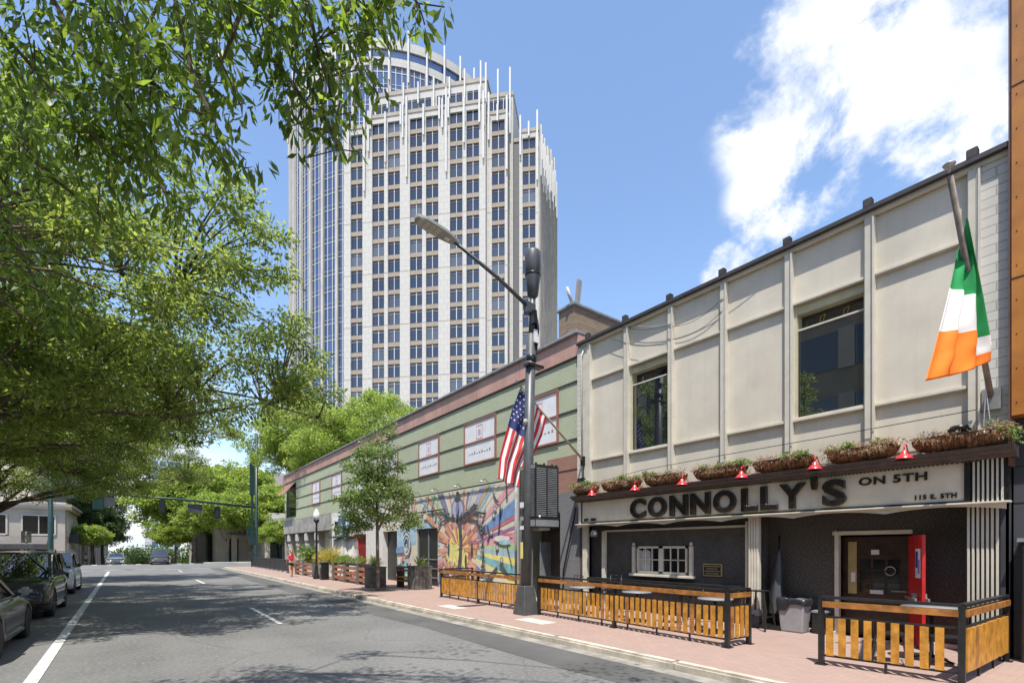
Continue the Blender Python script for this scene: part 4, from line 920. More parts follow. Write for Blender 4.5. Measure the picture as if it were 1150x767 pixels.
winrow(cb,'y',80,(-9.3,-13.4,-17.5,-21.6,-25.7),(3.7,),2.7,2.1,'stone','dglass',.12)
winrow(cb,'x',-6.95,(82,84.5,87,90,93,96),(.4,3.6),1.1,2.1,'tan2','dglass',.1)
b=MB(); b.prism([(-30,80,3.5),(-30,78.9,2.5),(-30,78.9,1.9),(-30,80,1.9)],(21.5,0,0),'coping'); b.out('awning',cb)
b=MB(); b.box(-30,-8.2,79.9,80,0,1.95,'dglass')
for x in np.arange(-30,-8,2.4): b.box(float(x),float(x)+.25,79.8,79.9,0,1.95,'tan')
b.out('shopfront',cb)
b=MB(); b.box(-6.9,-5.9,83.2,87.2,2.7,2.85,'blackm')
for i in range(17): b.box(-5.95,-5.92,83.2+i*.25,83.23+i*.25,2.85,3.8,'blackm')
b.box(-5.97,-5.9,83.2,87.2,3.8,3.86,'blackm'); b.box(-6.9,-5.9,83.2,83.3,2.85,3.8,'blackm'); b.out('balcony',cb)
tb=thing('stone_building','tall tan stone building with narrow windows lining the left of the far street','building',(-9,140,-3))
b=MB(); b.box(-45,-8.2,101,215,-9,27,'tan'); b.box(-45,-10.5,84,101,7.2,27,'tan2'); b.out('wall',tb)
b=MB(); b.box(-45,-7.9,100.8,215.2,26.6,27.6,'stone'); b.box(-45,-8.0,101,215,7.4,7.8,'stone'); b.out('cornice',tb)
for y in range(103,215,8):
    b=MB(); b.box(-8.2,-7.7,y-.5,y+.5,-5,26.4,'tan2'); b.out('pilaster',tb)
winrow(tb,'x',-8.2,[y for y in range(106,200,8)],(.2,4.2,9,13.5,18,22.5),1.8,2.6,'tan2','dglass',.15)
winrow(tb,'y',84,(-14,-19,-24,-29),(9,13.5,18,22.5),2.0,2.6,'stone','dglass',.15)
dk=thing('conference_building','wide concrete building with glazed upper band behind the crossing trees','building',(30,105,-3))
b=MB(); b.box(9,80,104,130,-6,15.5,'deck'); b.box(9,80,103.9,104,8.6,9.6,'stone2'); b.box(8.8,80.2,103.7,130,15.5,16.6,'deck'); b.out('wall',dk)
winrow(dk,'y',104,(11.8,19.2,24.2,29.2,34.2,39.2),(10.6,),4.4,3.6,'grey','lampgrey',.3,'window_band')
for x in (8.9,15.4,21.7,33):
    b=MB(); b.box(x-.7,x+.7,103.1,104,-4,16,'deck'); b.out('pier',dk)
b=MB()
for x in range(10,60,3): b.box(x,x+2.0,103.96,104,-1,5,'black')
b.out('opening',dk)
pg=thing('pergola','timber pergola on thick columns along the plaza across the crossing','pergola',(20,88,0))
for i in range(10):
    b=MB(); x=12+i*2.9; b.box(x-.35,x+.35,87.6,88.3,-.3,4.1,'tan2',.04); b.out('column',pg)
b=MB(); b.box(11,40,87.4,87.7,4.1,4.5,'greywood'); b.box(11,40,88.3,88.6,4.1,4.5,'greywood')
for i in range(38): b.box(11.2+i*.75,11.35+i*.75,86.8,89.4,4.5,4.75,'greywood')
b.out('beam',pg)
pl=thing('plaza_wall','low tan plaza building front with dark doorways behind the pergola','building',(22,93,-1))
b=MB(); b.box(10,45,93,97,-2,5.5,'tan2'); b.out('wall',pl)
for i in range(9):
    b=MB(); b.box(11.5+i*3.6,13.3+i*3.6,92.95,93,-.5,3.6,'black'); b.out('doorway',pl)
ba=thing('brick_apartments','red brick apartment block with pale blue windows above the far storefront','building',(24,98,-2))
b=MB(); b.box(20,60,97.5,110,-3,13.5,mat('apartment_brick',(.27,.115,.08),.85,var=.12)); b.out('wall',ba)
winrow(ba,'y',97.5,(23.6,28.0,32.4,36.8),(7.6,10.9),2.0,1.7,'board','bglass',.1)
st=thing('corner_storefront','dark storefront with sloping grey awning and gold letters past the crossing','storefront',(17,78,0))
b=MB(); b.box(15.2,40,79,90,-1,7.2,'tan2'); b.box(14.7,15.3,78.6,79.2,0,6.6,'tan2'); b.box(19.6,20.3,78.6,79,0,6.6,'tan2'); b.out('wall',st)
b=MB(); b.box(15.4,30,78.9,79,0,3.0,'dglass'); b.box(15.4,30,78.9,79,4.0,6.8,'dglass')
for x in (17,18.8,22,24): b.box(x,x+.15,78.8,78.9,0,3,'greystone')
b.out('shopfront',st)
b=MB(); b.prism([(15.4,79,6.9),(15.4,77.6,4.9),(15.4,77.55,4.9),(15.4,78.95,6.95)],(3.0,0,0),'greystone'); b.prism([(18.9,79,6.9),(18.9,77.6,4.9),(18.9,77.55,4.9),(18.9,78.95,6.95)],(1.4,0,0),'grey'); b.out('awning',st)
b=MB(); b.box(15.0,22,77.9,78.9,3.0,3.35,'greystone'); b.box(15.2,22,78.7,78.9,3.35,4.3,'coping')
for i in range(24): b.box(15.2+i*.28,15.24+i*.28,77.95,77.99,3.35,3.9,'blackm')
b.out('balcony_rail',st)
text('lettering','THE',1.15,st,(16.3,77.85,3.45),'gold',ext=.06,sx=2.7,off=.02,axis='x')
def fartower(name,label,x,y,w,d,h,m1,m2,rz):
    t=thing(name,label,'tower',(x,y,-9),rz); b=MB(); b.box(-w/2,w/2,-d/2,d/2,0,h,m2); b.out('glass_wall',t,w=False)
    b=MB(); 
    for i in range(int(w/3.2)+1): b.box(-w/2+i*3.2-.35,-w/2+i*3.2+.35,-d/2-.5,-d/2,0,h+1,m1)
    for i in range(int(d/3.2)+1): b.box(-w/2-.5,-w/2,-d/2+i*3.2-.35,-d/2+i*3.2+.35,0,h+1,m1)
    for k in range(int(h/3.6)): b.box(-w/2-.3,w/2,-d/2-.3,-d/2,k*3.6,k*3.6+.9,m1); b.box(-w/2-.3,-w/2,-d/2,d/2,k*3.6,k*3.6+.9,m1)
    b.out('frame_grid',t,w=False); return t
fartower('glass_tower','distant white-framed blue glass tower left of the concrete building, above the crossing trees',10,305,12,14,54,'fin','bglass',R(8))
fartower('glass_tower','distant blue glass tower rising behind the concrete building roof',33,213,13,14,39,'stone','bglass',R(-6))
ob=thing('office_block','long plain office block with dark window strips behind the parked cars','building',(-13,15,0))
b=MB(); b.box(-30,-13,-25,44,0,19,'tan'); b.out('wall',ob)
for z in (1,5.2,9.4,13.6):
    b=MB(); b.box(-13.0,-12.93,-24,43,z,z+2.4,'dglass')
    for y in range(-24,43,4): b.box(-12.95,-12.8,y,y+.9,z-.1,z+2.5,'tan2')
    b.out('window_strip',ob)
# ================================================================ SIGNALS AND STREET POLES
sp=thing('signal_mast','dark green traffic signal mast with long arm reaching across the street','signal mast',(9.9,57.6,0))
b=MB(); b.tube([(9.9,57.6,0),(9.9,57.6,.5),(9.9,57.6,14)],[.22,.17,.12],'greenpole',12); b.out('pole',sp)
b=MB(); b.tube([(9.9,57.6,6.25),(3,57.9,6.75),(-3.9,58.2,7.0)],[.13,.10,.06],'greenpole',8); b.out('arm',sp)
b=MB(); b.box(9.0,9.7,57.4,57.8,2.9,4.3,'greenpole',.04); b.box(9.1,9.9,57.5,57.6,3.5,3.6,'greenpole'); b.out('control_box',sp)
def signal(x,z,label):
    t=thing('traffic_signal',label,'traffic signal',(x,58.0,z),0,'traffic signals hanging from the mast arm')
    b=MB(); b.box(-.19,.19,-.14,.14,-1.15,-.05,'black',.03)
    for k in range(3): b.lathe([(.13,0),(.13,.22)],'black',(0,.14,-.24-k*.36),10,ax='y')
    b.out('housing',t,w=False); b=MB(); b.tube([(0,0,-.06),(0,0,.18)],.035,'greenpole',6); b.box(-.26,.26,-.02,.02,-1.22,.02,'black'); b.out('backplate',t,w=False)
signal(1.85,6.55,'traffic signal in the middle of the mast arm'); signal(6.4,6.2,'traffic signal on the mast arm nearest its pole'); 
def backsign(x,z,label):
    t=thing('hanging_sign',label,'sign',(x,58.0,z),0,'signs hanging from the mast arm'); b=MB(); b.box(-.62,.62,-.02,.02,-.95,-.15,'slate',.01); b.out('plate',t,w=False)
    b=MB(); b.tube([(-.0,0,-.15),(0,0,.1)],.03,'greenpole',5); b.out('hanger',t,w=False)
backsign(4.5,6.5,'dark rectangular sign back between the two traffic signals'); backsign(-2.3,6.75,'dark rectangular sign back near the free end of the mast arm')
t=thing('street_pole','dark green square pole with meter boxes beside the signal mast','pole',(9.3,56.4,.0))
b=MB(); b.box(-.10,.10,-.10,.10,0,11.6,'greenpole',.02); b.box(-.22,.22,-.15,.15,7.4,11.6,'greenpole',.03); b.out('pole',t,w=False)
b=MB(); b.box(-.3,.3,-.2,.2,2.3,3.3,'greenpole',.04); b.box(-.22,.22,-.18,.18,.9,1.5,'greenpole',.03); b.out('box',t,w=False)
t=thing('signal_pole','tall dark green pole with signal head behind the white parked car','signal pole',(-5.9,57,0))
b=MB(); b.tube([(0,0,0),(0,0,.6),(0,0,12)],[.26,.2,.14],'greenpole',12); b.out('pole',t,w=False)
b=MB(); b.box(2.7,3.5,-.15,.15,5.4,6.9,'greenpole',.04); b.tube([(0,0,7),(3.4,0,7.05)],.06,'greenpole',6); b.out('signal_head',t,w=False)
t=thing('parking_sign','small grey parking sign plate on a thin post behind the black car','sign',(-5.7,44,.13))
b=MB(); b.tube([(0,0,0),(0,0,2.9)],.035,'steel',6); b.out('post',t,w=False); b=MB(); b.box(-.24,.24,-.02,.02,2.2,2.95,'lampgrey',.01); b.out('plate',t,w=False)
# globe street lamp
t=thing('globe_lamp','black post lamp with frosted acorn globe beside the wooden planter fence','street lamp',(8.62,31.1,.13))
b=MB(); b.lathe([(.20,0),(.20,.12),(.14,.25),(.11,.7),(.07,.8),(.055,3.0),(.07,3.05),(.055,3.1),(.055,3.35),(.16,3.5),(.17,3.58)],'black',n=14); b.out('post',t,w=False)
b=MB(); b.lathe([(.13,3.58),(.20,3.72),(.19,3.92),(.10,4.10),(.04,4.2),(0,4.26)],'board',n=16); b.out('globe',t,w=False)
# ================================================================ TALL STREET LAMP
lp=thing('street_light','tall dark street light post with tapered base and antenna canister on top','street light',(8.62,10.82,.13))
tlt=(.10,-.12)
b=MB(); b.tube([(0,0,.75),(tlt[0]*.4,tlt[1]*.4,3.5),(tlt[0],tlt[1],7.75)],[.155,.145,.135],'pole',12); b.tube([(tlt[0]+.02,tlt[1],7.7),(tlt[0]+.05,tlt[1],8.95)],.09,'pole',10); b.out('post',lp,w=False)
b=MB(); vs=[(-.26,-.26,0),(.26,-.26,0),(.26,.26,0),(-.26,.26,0),(-.25,-.25,.12),(.25,-.25,.12),(.25,.25,.12),(-.25,.25,.12),(-.17,-.17,.80),(.17,-.17,.80),(.17,.17,.80),(-.17,.17,.80)]
b.add(vs,[(0,1,5,4),(1,2,6,5),(2,3,7,6),(3,0,4,7),(4,5,9,8),(5,6,10,9),(6,7,11,10),(7,4,8,11),(8,9,10,11)],'pole'); o=b.out('base',lp,w=False); mm=o.modifiers.new('b','BEVEL'); mm.width=.02
b=MB(); b.lathe([(.10,8.8),(.15,8.85),(.21,9.35),(.215,9.42),(.225,9.43),(.225,10.02),(.20,10.08),(0,10.1)],'pole',(tlt[0]+.06,tlt[1],0),24); b.lathe([(.228,9.40),(.228,9.44)],'black',(tlt[0]+.06,tlt[1],0),24); b.out('antenna_canister',lp,w=False)
b=MB(); X_,Y_=tlt
b.tube([(X_,Y_,8.45),(-1.0,Y_,8.95),(-2.35,Y_,9.42)],[.055,.05,.04],'pole',8); b.box(X_-.2,X_+.1,Y_-.1,Y_+.1,8.3,8.6,'pole',.02); b.out('arm',lp,w=False)
b=MB(); p=Vector((-2.3,Y_,9.40)); q=Vector((-3.40,Y_,9.60))
hd=[(-2.25,.06),(-2.45,.15),(-2.7,.19),(-3.2,.19),(-3.38,.12),(-3.42,.0)]
out=[(x,w) for x,w in hd]+[(x,-w) for x,w in hd[::-1][1:]]
b.prism([(x,Y_+w,9.38+(-2.25-x)*.16) for x,w in out],(0,0,.09),'lampgrey'); o=b.out('lamp_head',lp,w=False); mm=o.modifiers.new('b','BEVEL'); mm.width=.015
b=MB()
for i in range(4):
    for j in (-1,0,1):
        x0=-2.78-i*.145; b.prism([(x0,Y_+j*.105-.045,9.373+(-2.25-x0)*.16),(x0-.12,Y_+j*.105-.045,9.373+(-2.25-x0+.12)*.16),(x0-.12,Y_+j*.105+.045,9.373+(-2.25-x0+.12)*.16),(x0,Y_+j*.105+.045,9.373+(-2.25-x0)*.16)],(0,0,.01),'lens')
b.prism([(-2.5,Y_-.05,9.41),(-2.62,Y_-.05,9.43),(-2.62,Y_+.05,9.43),(-2.5,Y_+.05,9.41)],(0,0,-.012),'board'); b.out('lens',lp,w=False)
b=MB(); b.box(.02,.12,-.35,-.2,8.0,8.35,'black'); b.box(.2,.28,-.22,-.05,7.9,8.15,'black'); b.tube([(X_+.1,Y_-.1,7.3),(X_+.12,Y_-.16,7.9),(X_+.05,Y_-.12,8.4)],.035,'black',6); b.box(X_-.02,X_+.14,Y_-.17,Y_-.13,7.5,7.85,'board'); b.lathe([(.14,7.0),(.16,7.05),(.16,7.15),(.12,7.2)],'black',(X_,Y_,0),12); b.box(X_-.2,X_+.35,Y_-.14,Y_+.1,6.85,6.92,'black'); b.out('fittings',lp,w=False)
b=MB(); b.box(-.155,-.14,-.06,.04,1.55,2.0,'ty'); b.box(-.158,-.14,-.09,.06,2.95,3.1,'board'); b.box(-.158,-.14,-.09,.06,2.35,2.45,'board'); b.box(-.156,-.14,-.08,.05,2.6,2.7,'lampgrey'); b.lathe([(.0,-.02),(.09,-.015),(.09,.015),(0,.02)],'lampgrey',(-.1,-.14,5.3),14,ax='y'); b.out('sticker',lp,w=False)
# vented cabinet
ca=thing('equipment_cabinet','dark vented steel equipment cabinet hung on the street light post','cabinet',(9.02,10.80,2.55))
b=MB(); b.box(-.36,.50,-.36,.36,0,1.72,'blackm',.012); b.out('housing',ca,w=False)
b=MB()
for k in range(26):
    z=.30+k*.052
    for j in (0,1): b.box(-.372,-.36,-.31+j*.33,-.04+j*.33,z,z+.022,'grey')
    for j in (0,1): b.box(-.32+j*.40,.02+j*.40,-.372,-.36,z,z+.022,'grey')
b.box(-.375,-.36,-.34,.34,1.60,1.70,'grey'); b.box(-.35,.48,-.375,-.36,.02,.20,'grey'); b.box(-.375,-.36,-.34,.34,.02,.20,'grey'); b.out('louvre',ca,w=False)
b=MB()
for x,y in ((-.28,-.28),(0,-.3),(.3,-.3),(.45,-.3)): b.lathe([(.03,1.72),(.03,1.78),(0,1.79)],'black',(x,y,0),8)
b.box(-.1,.3,-.2,.2,-.08,0,'lampgrey'); b.lathe([(0,-.01),(.04,0),(0,.01)],'board',(-.22,-.378,.28),10,ax='y'); b.out('fittings',ca,w=False)
# ================================================================ RAILINGS
def railing(name,label,pts,hp,slat,gap,name_group,posts=None,far=False,over=.0):
    p0=pts[0]; t=thing('railing',label,'railing',(p0[0],p0[1],.13),0,name_group)
    P=[Vector((x-p0[0],y-p0[1],0)) for x,y in pts]; sl=MB(); H=1.05
    for k,(a,c) in enumerate(zip(P[:-1],P[1:])):
        d=(c-a); Ls=d.length; d=d.normalized(); up=Vector((0,0,1)); n=max(1,round(Ls/hp)) if Ls>1.2 else 1
        for i in range(n+1):
            if k>0 and i==0: continue
            q=a+d*Ls*i/n; b=MB(); b.bar(q,q+up*H,.075,.075,'blackm',up=d); b.bar(q,q+up*.012,.16,.16,'blackm',up=d); b.out('post',t,w=False)
        for hh,ww,tt in ((H+.01,.085,.04),(.76,.04,.03),(.15,.04,.03)):
            r=MB(); r.bar(a+up*hh,c+up*hh,ww,tt,'blackm'); r.out('rail',t,w=False)
        r=MB(); nrm=Vector((-d.y,d.x,0)); off=nrm*(.035 if nrm.x<0 else -.035)
        r.bar(a+up*.955+off*.3+d*.03,c+up*.955+off*.3-d*.03,.10,.09,'wood2'); r.out('wood_rail',t,w=False)
        s=.075; sw=slat[k] if isinstance(slat,(list,tuple)) else slat; g_=gap[k] if isinstance(gap,(list,tuple)) else gap
        while s+sw<Ls-.03:
            j=rnd.uniform(-.006,.006); q=a+d*(s+sw/2)+off
            sl.bar(q+up*(.165+j)+off*.0,q+up*(.745+j),sw,.022,'wood' if rnd.random()>.12 else 'wood2',up=off.normalized()); s+=sw+g_
        r=MB(); m=int(Ls/.9)+1
        for i in range(1,m): 
            q=a+d*Ls*i/m; r.bar(q+up*0,q+up*.15,.03,.03,'blackm')
        if m>1: r.out('foot',t,w=False)
    sl.out('slats',t,w=False); return t
GR='black railings with orange wooden slats'
railing('railing','short black railing with orange slats around the door end of the pavement terrace',[(8.62,3.33),(8.80,1.69),(11.25,1.62)],3,(.095,.125),(.068,.010),GR)
railing('railing','long railing with orange slats between the street light post and the pub doorway',[(9.35,4.88),(8.68,4.93),(8.88,10.55)],2.85,.09,.062,GR)
railing('railing','farther railing with orange slats in front of the mural, beyond the street light post',[(8.96,11.1),(9.05,13.9),(9.16,16.6),(10.6,16.7)],2.8,.088,.055,GR)
# planter fence
def planter_box(x,y,w,h,label,seed,kind='greywood',sp='grass'):
    t=thing('planter_box',label,'planter',(x,y,.13),0,'square grey wooden planters'); b=MB()
    b.box(-w/2,w/2,-w/2,w/2,0,h-.06,kind); b.box(-w/2-.02,w/2+.02,-w/2-.02,w/2+.02,h-.06,h,'greywood')
    for i in range(5): b.box(-w/2-.012,-w/2,-w/2+i*w/5+.006,-w/2+(i+1)*w/5-.006,.02,h-.07,'greywood'); b.box(-w/2+i*w/5+.006,-w/2+(i+1)*w/5-.006,-w/2-.012,-w/2,.02,h-.07,'greywood')
    b.out('box',t,w=False); g=np.random.default_rng(seed); n=70; v=[]
    for i in range(n):
        a=g.uniform(0,6.28); el=g.uniform(.35,1.4); l=g.uniform(.35,.75); d=np.array([math.cos(a)*math.cos(el),math.sin(a)*math.cos(el),math.sin(el)]); s=np.array([-math.sin(a),math.cos(a),0])*.018
        p=np.array([d[0]*.08,d[1]*.08,h-.05]); m=p+d*l*.6; e=p+d*l+np.array([0,0,-.12*l]); v+=[p,m+s,e,m-s]
    leafobj('spiky_leaves',np.array(v),sp,t); return t
planter_box(8.95,22.6,.75,.98,'square grey wooden planter with spiky leaves just left of the young tree',1)
planter_box(10.2,20.5,.8,1.05,'square grey wooden planter with spiky plant to the right of the young tree',2)
fn=thing('slat_fence','low fence of red-brown boards between grey wooden posts along the terrace','fence',(9.05,31,.13))
ys=[23.1,25.0,26.9,28.8]
for y in (23.15,25.1,27.1,29.1,33.2,35.6,37.6):
    b=MB(); b.box(8.95,9.20,y-.14,y+.14,.13,1.12,'greywood',.01); b.out('post',fn)
for y0,y1 in ((23.25,25.0),(25.2,27.0),(27.2,29.0),(33.3,35.5),(35.7,37.5)):
    for z in (.28,.56,.84):
        b=MB(); b.box(9.0,9.05,y0,y1,z,z+.17,'redwood',.006); b.out('board',fn)
b=MB(); b.box(9.0,9.4,23.2,29,1.06,1.18,'blackm'); b.out('trough',fn)
g=random.Random(5); cs=[(g.uniform(9.05,9.35),g.uniform(23.3,37.5),g.uniform(1.2,1.5)) for _ in range(40)]
def bush(name,label,loc,cl,rad,n,sz,w,mt,seed,cat='plant',group=None):
    t=thing(name,label,cat,loc,0,group); leafobj('leaves',leafmesh(cl,[rad]*len(cl),n,sz,w,seed,droop=-.6),mt,t)
    b=MB()
    for c in cl: b.tube([(c[0]*.5,c[1]*.5,0),c],.012,'bark',4)
    b.out('stem',t,w=False); return t
def ball(k,rx,ry,h0,h1,seed): 
    g=random.Random(seed); return [(g.uniform(-rx,rx),g.uniform(-ry,ry),g.uniform(h0,h1)) for _ in range(k)]
bush('shrub','yellow ornamental grass in the terrace planter right of the globe lamp',(9.2,30.2,1.0),ball(12,.2,.6,.2,.7,1),(.2,.3,.3),1100,.35,.03,'yellowgrass',1)
bush('shrub','broad-leaved green shrub behind the person in the red top',(9.6,36.5,.9),ball(12,.4,.9,.2,1.2,2),(.3,.3,.3),900,.25,.12,'leafy',2)
bush('shrub','low green plants in the trough of the board fence',(9.2,26,1.1),ball(18,.12,2.8,.1,.3,3),(.12,.3,.15),1300,.2,.03,'grass',3)
bush('shrub','mixed yellow and green plants just left of the globe lamp',(9.3,33,1.0),ball(12,.2,1.0,.1,.5,4),(.2,.3,.25),900,.22,.05,'yellowgrass',4)
df=thing('panel_fence','row of dark grey fence panels on white feet near the crossing','fence',(8.9,47,.13))
for i in range(9):
    y=39.6+i*1.62; b=MB(); b.box(8.95,9.02,y,y+1.5,.25,1.15,'slate',.01)
    for j in range(5): b.box(8.93,8.95,y+.1+j*.3,y+.16+j*.3,.28,1.12,'black')
    b.out('panel',df); b=MB(); b.box(8.7,9.2,y+.7,y+.8,.13,.22,'fin'); b.out('foot',df)
bn=thing('street_bin','black rectangular street bin in front of the terrace fence near the globe lamp','bin',(8.75,30.0,.13))
b=MB(); b.box(-.22,.22,-.22,.22,0,1.0,'black',.03); b.box(-.25,.25,-.25,.25,1.0,1.06,'greywood',.02); b.box(-.23,-.22,-.15,.15,.7,.88,'grey'); b.out('body',bn,w=False)
# bench by young tree
bt=thing('picnic_bench','wooden bench with orange slats between the two large planters','bench',(10.0,21.6,.13))
b=MB()
for z in (.78,.92): b.box(-.1,-.05,-.7,.75,z,z+.09,'redwood')
for z in (.30,.45): b.box(-.15,.3,-.7,.75,z,z+.06,'wood')
b.out('boards',bt,w=False); b=MB(); b.box(-.1,.25,-.68,-.6,0,.95,'blackm'); b.box(-.1,.25,.65,.73,0,.95,'blackm'); b.out('frame',bt,w=False)
# closed umbrellas / cloth wrapped tables
for y,l in ((31.6,'closed grey-white patio umbrella nearest the globe lamp'),(29.6,'closed grey-white patio umbrella nearest the red doorway')):
    t=thing('patio_umbrella',l,'umbrella',(10.2,y,.13),0,'closed patio umbrellas')
    b=MB(); n=20; vs=[]
    for j,(r,z) in enumerate(((.12,2.5),(.34,2.40),(.36,1.8),(.42,1.2),(.50,.5))):
        for k in range(n): a=2*math.pi*k/n; rr=r*(1+.16*(k%2)*(j>0)); vs.append((rr*math.cos(a),rr*math.sin(a),z))
    b.add(vs,[(j*n+k,j*n+(k+1)%n,(j+1)*n+(k+1)%n,(j+1)*n+k) for j in range(4) for k in range(n)],'whitecloth',True); b.out('canopy',t,w=False)
    b=MB(); b.tube([(0,0,0),(0,0,2.62)],.03,'black',6); b.box(-.55,.45,-.55,.55,2.50,2.56,'black'); b.out('pole',t,w=False)
t=thing('banner_flag','blue and white banner flag hanging from a short wall pole over the terrace','flag',(11.5,32.5,3.6))
b=MB(); b.tube([(11.5,32.5,3.1),(10.6,32.5,4.75)],.02,'fin',6); b.out('flagpole',t)
cloth([(10.62,32.5,4.7),(10.4,32.6,3.9),(10.35,32.6,3.0),(10.3,32.5,2.4)],[(11.1,32.5,3.9),(11.25,32.4,3.4),(11.0,32.5,2.8),(10.8,32.5,2.2)],16,16,2,.1,lambda u,v:'blue' if (int(u*4)+int(v*4))%3 else 'tlb','cloth',t)
# pub terrace furniture
def table(x,y,label,r=.38,h=1.02,m='grey',grp='small black pedestal tables on the terrace'):
    t=thing('bistro_table',label,'table',(x,y,.13),rnd.uniform(0,3),grp)
    b=MB(); b.lathe([(0,h),(r,h),(r,h-.03),(0,h-.03)][::-1],m,n=24); b.out('tabletop',t,w=False)
    b=MB(); b.tube([(0,0,.05),(0,0,h-.03)],.03,'blackm',8)
    for k in range(4): a=k*math.pi/2; b.bar((0,0,.1),(math.cos(a)*.3,math.sin(a)*.3,.015),.03,.03,'blackm')
    b.out('pedestal',t,w=False)
def chair(x,y,rz,label,h=.46,m='blackm',grp='black metal chairs on the pub terrace'):
    t=thing('metal_chair',label,'chair',(x,y,.13),rz,grp)
    b=MB(); b.box(-.2,.2,-.2,.2,h-.02,h+.01,m,.01); b.out('seat',t,w=False)
    for sx in (-1,1):
        for sy in (-1,1):
            b=MB(); b.bar((sx*.18,sy*.18,h),(sx*.24,sy*.24,0),.025,.025,m); b.out('leg',t,w=False)
    b=MB(); b.tube([(-.19,-.19,h),(-.19,-.25,h+.42),(.19,-.25,h+.42),(.19,-.19,h)],.014,m,6)
    for i in range(4): b.bar((-.19+i*.125,-.2,h),(-.19+i*.125,-.25,h+.42),.014,.01,m)
    b.bar((-.19,-.225,h+.2),(.19,-.225,h+.2),.02,.01,m); b.out('backrest',t,w=False)
    b=MB(); b.bar((-.21,-.21,h*.4),(.21,-.21,h*.4),.014,.014,m); b.bar((-.21,.21,h*.4),(.21,.21,h*.4),.014,.014,m); b.out('stretcher',t,w=False)
table(10.3,2.35,'round pedestal table inside the short railing by the open red door',.40,.88)
chair(9.7,2.75,R(200),'black metal chair on the left inside the short railing by the red door'); chair(10.0,2.1,R(20),'black metal chair at the right corner inside the short railing')
for y,l in ((5.9,'round table at the doorway end of the long railing'),(8.0,'round table in front of the casement window'),(9.9,'round table nearest the street light post')): table(9.9,y,l,.36,.76,'grey')
for x,y,r,l in ((10.3,6.5,2.6,'black metal chair between the doorway end of the long railing and the brass plaque'),(9.6,6.9,.3,'black metal chair near the railing below the brass plaque'),(10.2,8.8,2.8,'black metal chair left of the casement window table'),(10.5,7.4,.5,'black metal chair under the casement window'),(10.1,10.5,1.5,'black metal chair nearest the equipment cabinet'),(11.1,9.9,1.7,'tall black metal chair against the wall left of the casement window')):
    chair(x,y,r,l,.46 if y<9.9 else .62)
t=thing('bar_stool','tall black metal stool at the base of the pale pilaster beside the doorway','stool',(11.2,5.6,.13))
b=MB(); b.box(-.17,.17,-.17,.17,.86,.89,'blackm',.01); b.out('seat',t,w=False)
for sx in (-1,1):
    for sy in (-1,1):
        b=MB(); b.bar((sx*.15,sy*.15,.87),(sx*.25,sy*.25,0),.03,.03,'blackm'); b.out('leg',t,w=False)
b=MB(); b.bar((-.2,-.2,.3),(.2,-.2,.3),.02,.02,'blackm'); b.bar((-.2,.2,.3),(.2,.2,.3),.02,.02,'blackm'); b.out('footrest',t,w=False)
t=thing('folded_umbrella','folded slate-grey umbrella leaning beside the pale pilaster','umbrella',(11.66,5.45,.13))
b=MB(); n=12; vs=[]
for j,(r,z,dx) in enumerate(((.02,1.85,.16),(.07,1.6,.14),(.12,1.0,.07),(.15,.35,0))):
    for k in range(n): a=2*math.pi*k/n; rr=r*(1-.3*(k%2)); vs.append((dx+rr*math.cos(a),rr*math.sin(a),z))
b.add(vs,[(j*n+k,j*n+(k+1)%n,(j+1)*n+(k+1)%n,(j+1)*n+k) for j in range(3) for k in range(n)],'slate',True); b.out('canopy',t,w=False)
b=MB(); b.tube([(0,0,.05),(.17,0,2.12)],.02,'black',6); b.box(-.3,.25,-.25,.25,0,.1,'black',.02); b.out('pole',t,w=False)
t=thing('rubbish_bin','grey plastic rubbish bin lined with a black bag beside the pub door','bin',(11.55,5.0,.13))
b=MB(); 
def fr(w0,d0,w1,d1,z0,z1,m): b.add([(-w0,-d0,z0),(w0,-d0,z0),(w0,d0,z0),(-w0,d0,z0),(-w1,-d1,z1),(w1,-d1,z1),(w1,d1,z1),(-w1,d1,z1)],[(3,2,1,0),(4,5,6,7),(0,1,5,4),(1,2,6,5),(2,3,7,6),(3,0,4,7)],m)
fr(.17,.23,.20,.28,0,.72,'binp'); o=b.out('body',t,w=False); mm=o.modifiers.new('b','BEVEL'); mm.width=.03; mm.segments=3
b=MB(); g=random.Random(2); n=28; vs=[]
for j,(s,z) in enumerate(((1.06,.60),(1.10,.70),(1.0,.745),(.6,.69))):
    for k in range(n):
        a=2*math.pi*k/n; x=max(-1,min(1,1.3*math.cos(a)))*.205*s; y=max(-1,min(1,1.3*math.sin(a)))*.285*s; vs.append((x,y,z+g.uniform(-.03,.02)-(.12 if (j==0 and 8<k<14) else 0)))
b.add(vs,[(j*n+k,j*n+(k+1)%n,(j+1)*n+(k+1)%n,(j+1)*n+k) for j in range(3) for k in range(n)],'binbag',True); b.out('bag',t,w=False)
t=thing('black_crate','low black box on the ground between the rubbish bin and the door frame','box',(11.75,4.55,.13))
b=MB(); b.box(-.15,.15,-.12,.12,0,.48,'black',.01); b.box(-.16,.16,-.13,.13,.45,.49,'grey'); b.out('box',t,w=False)
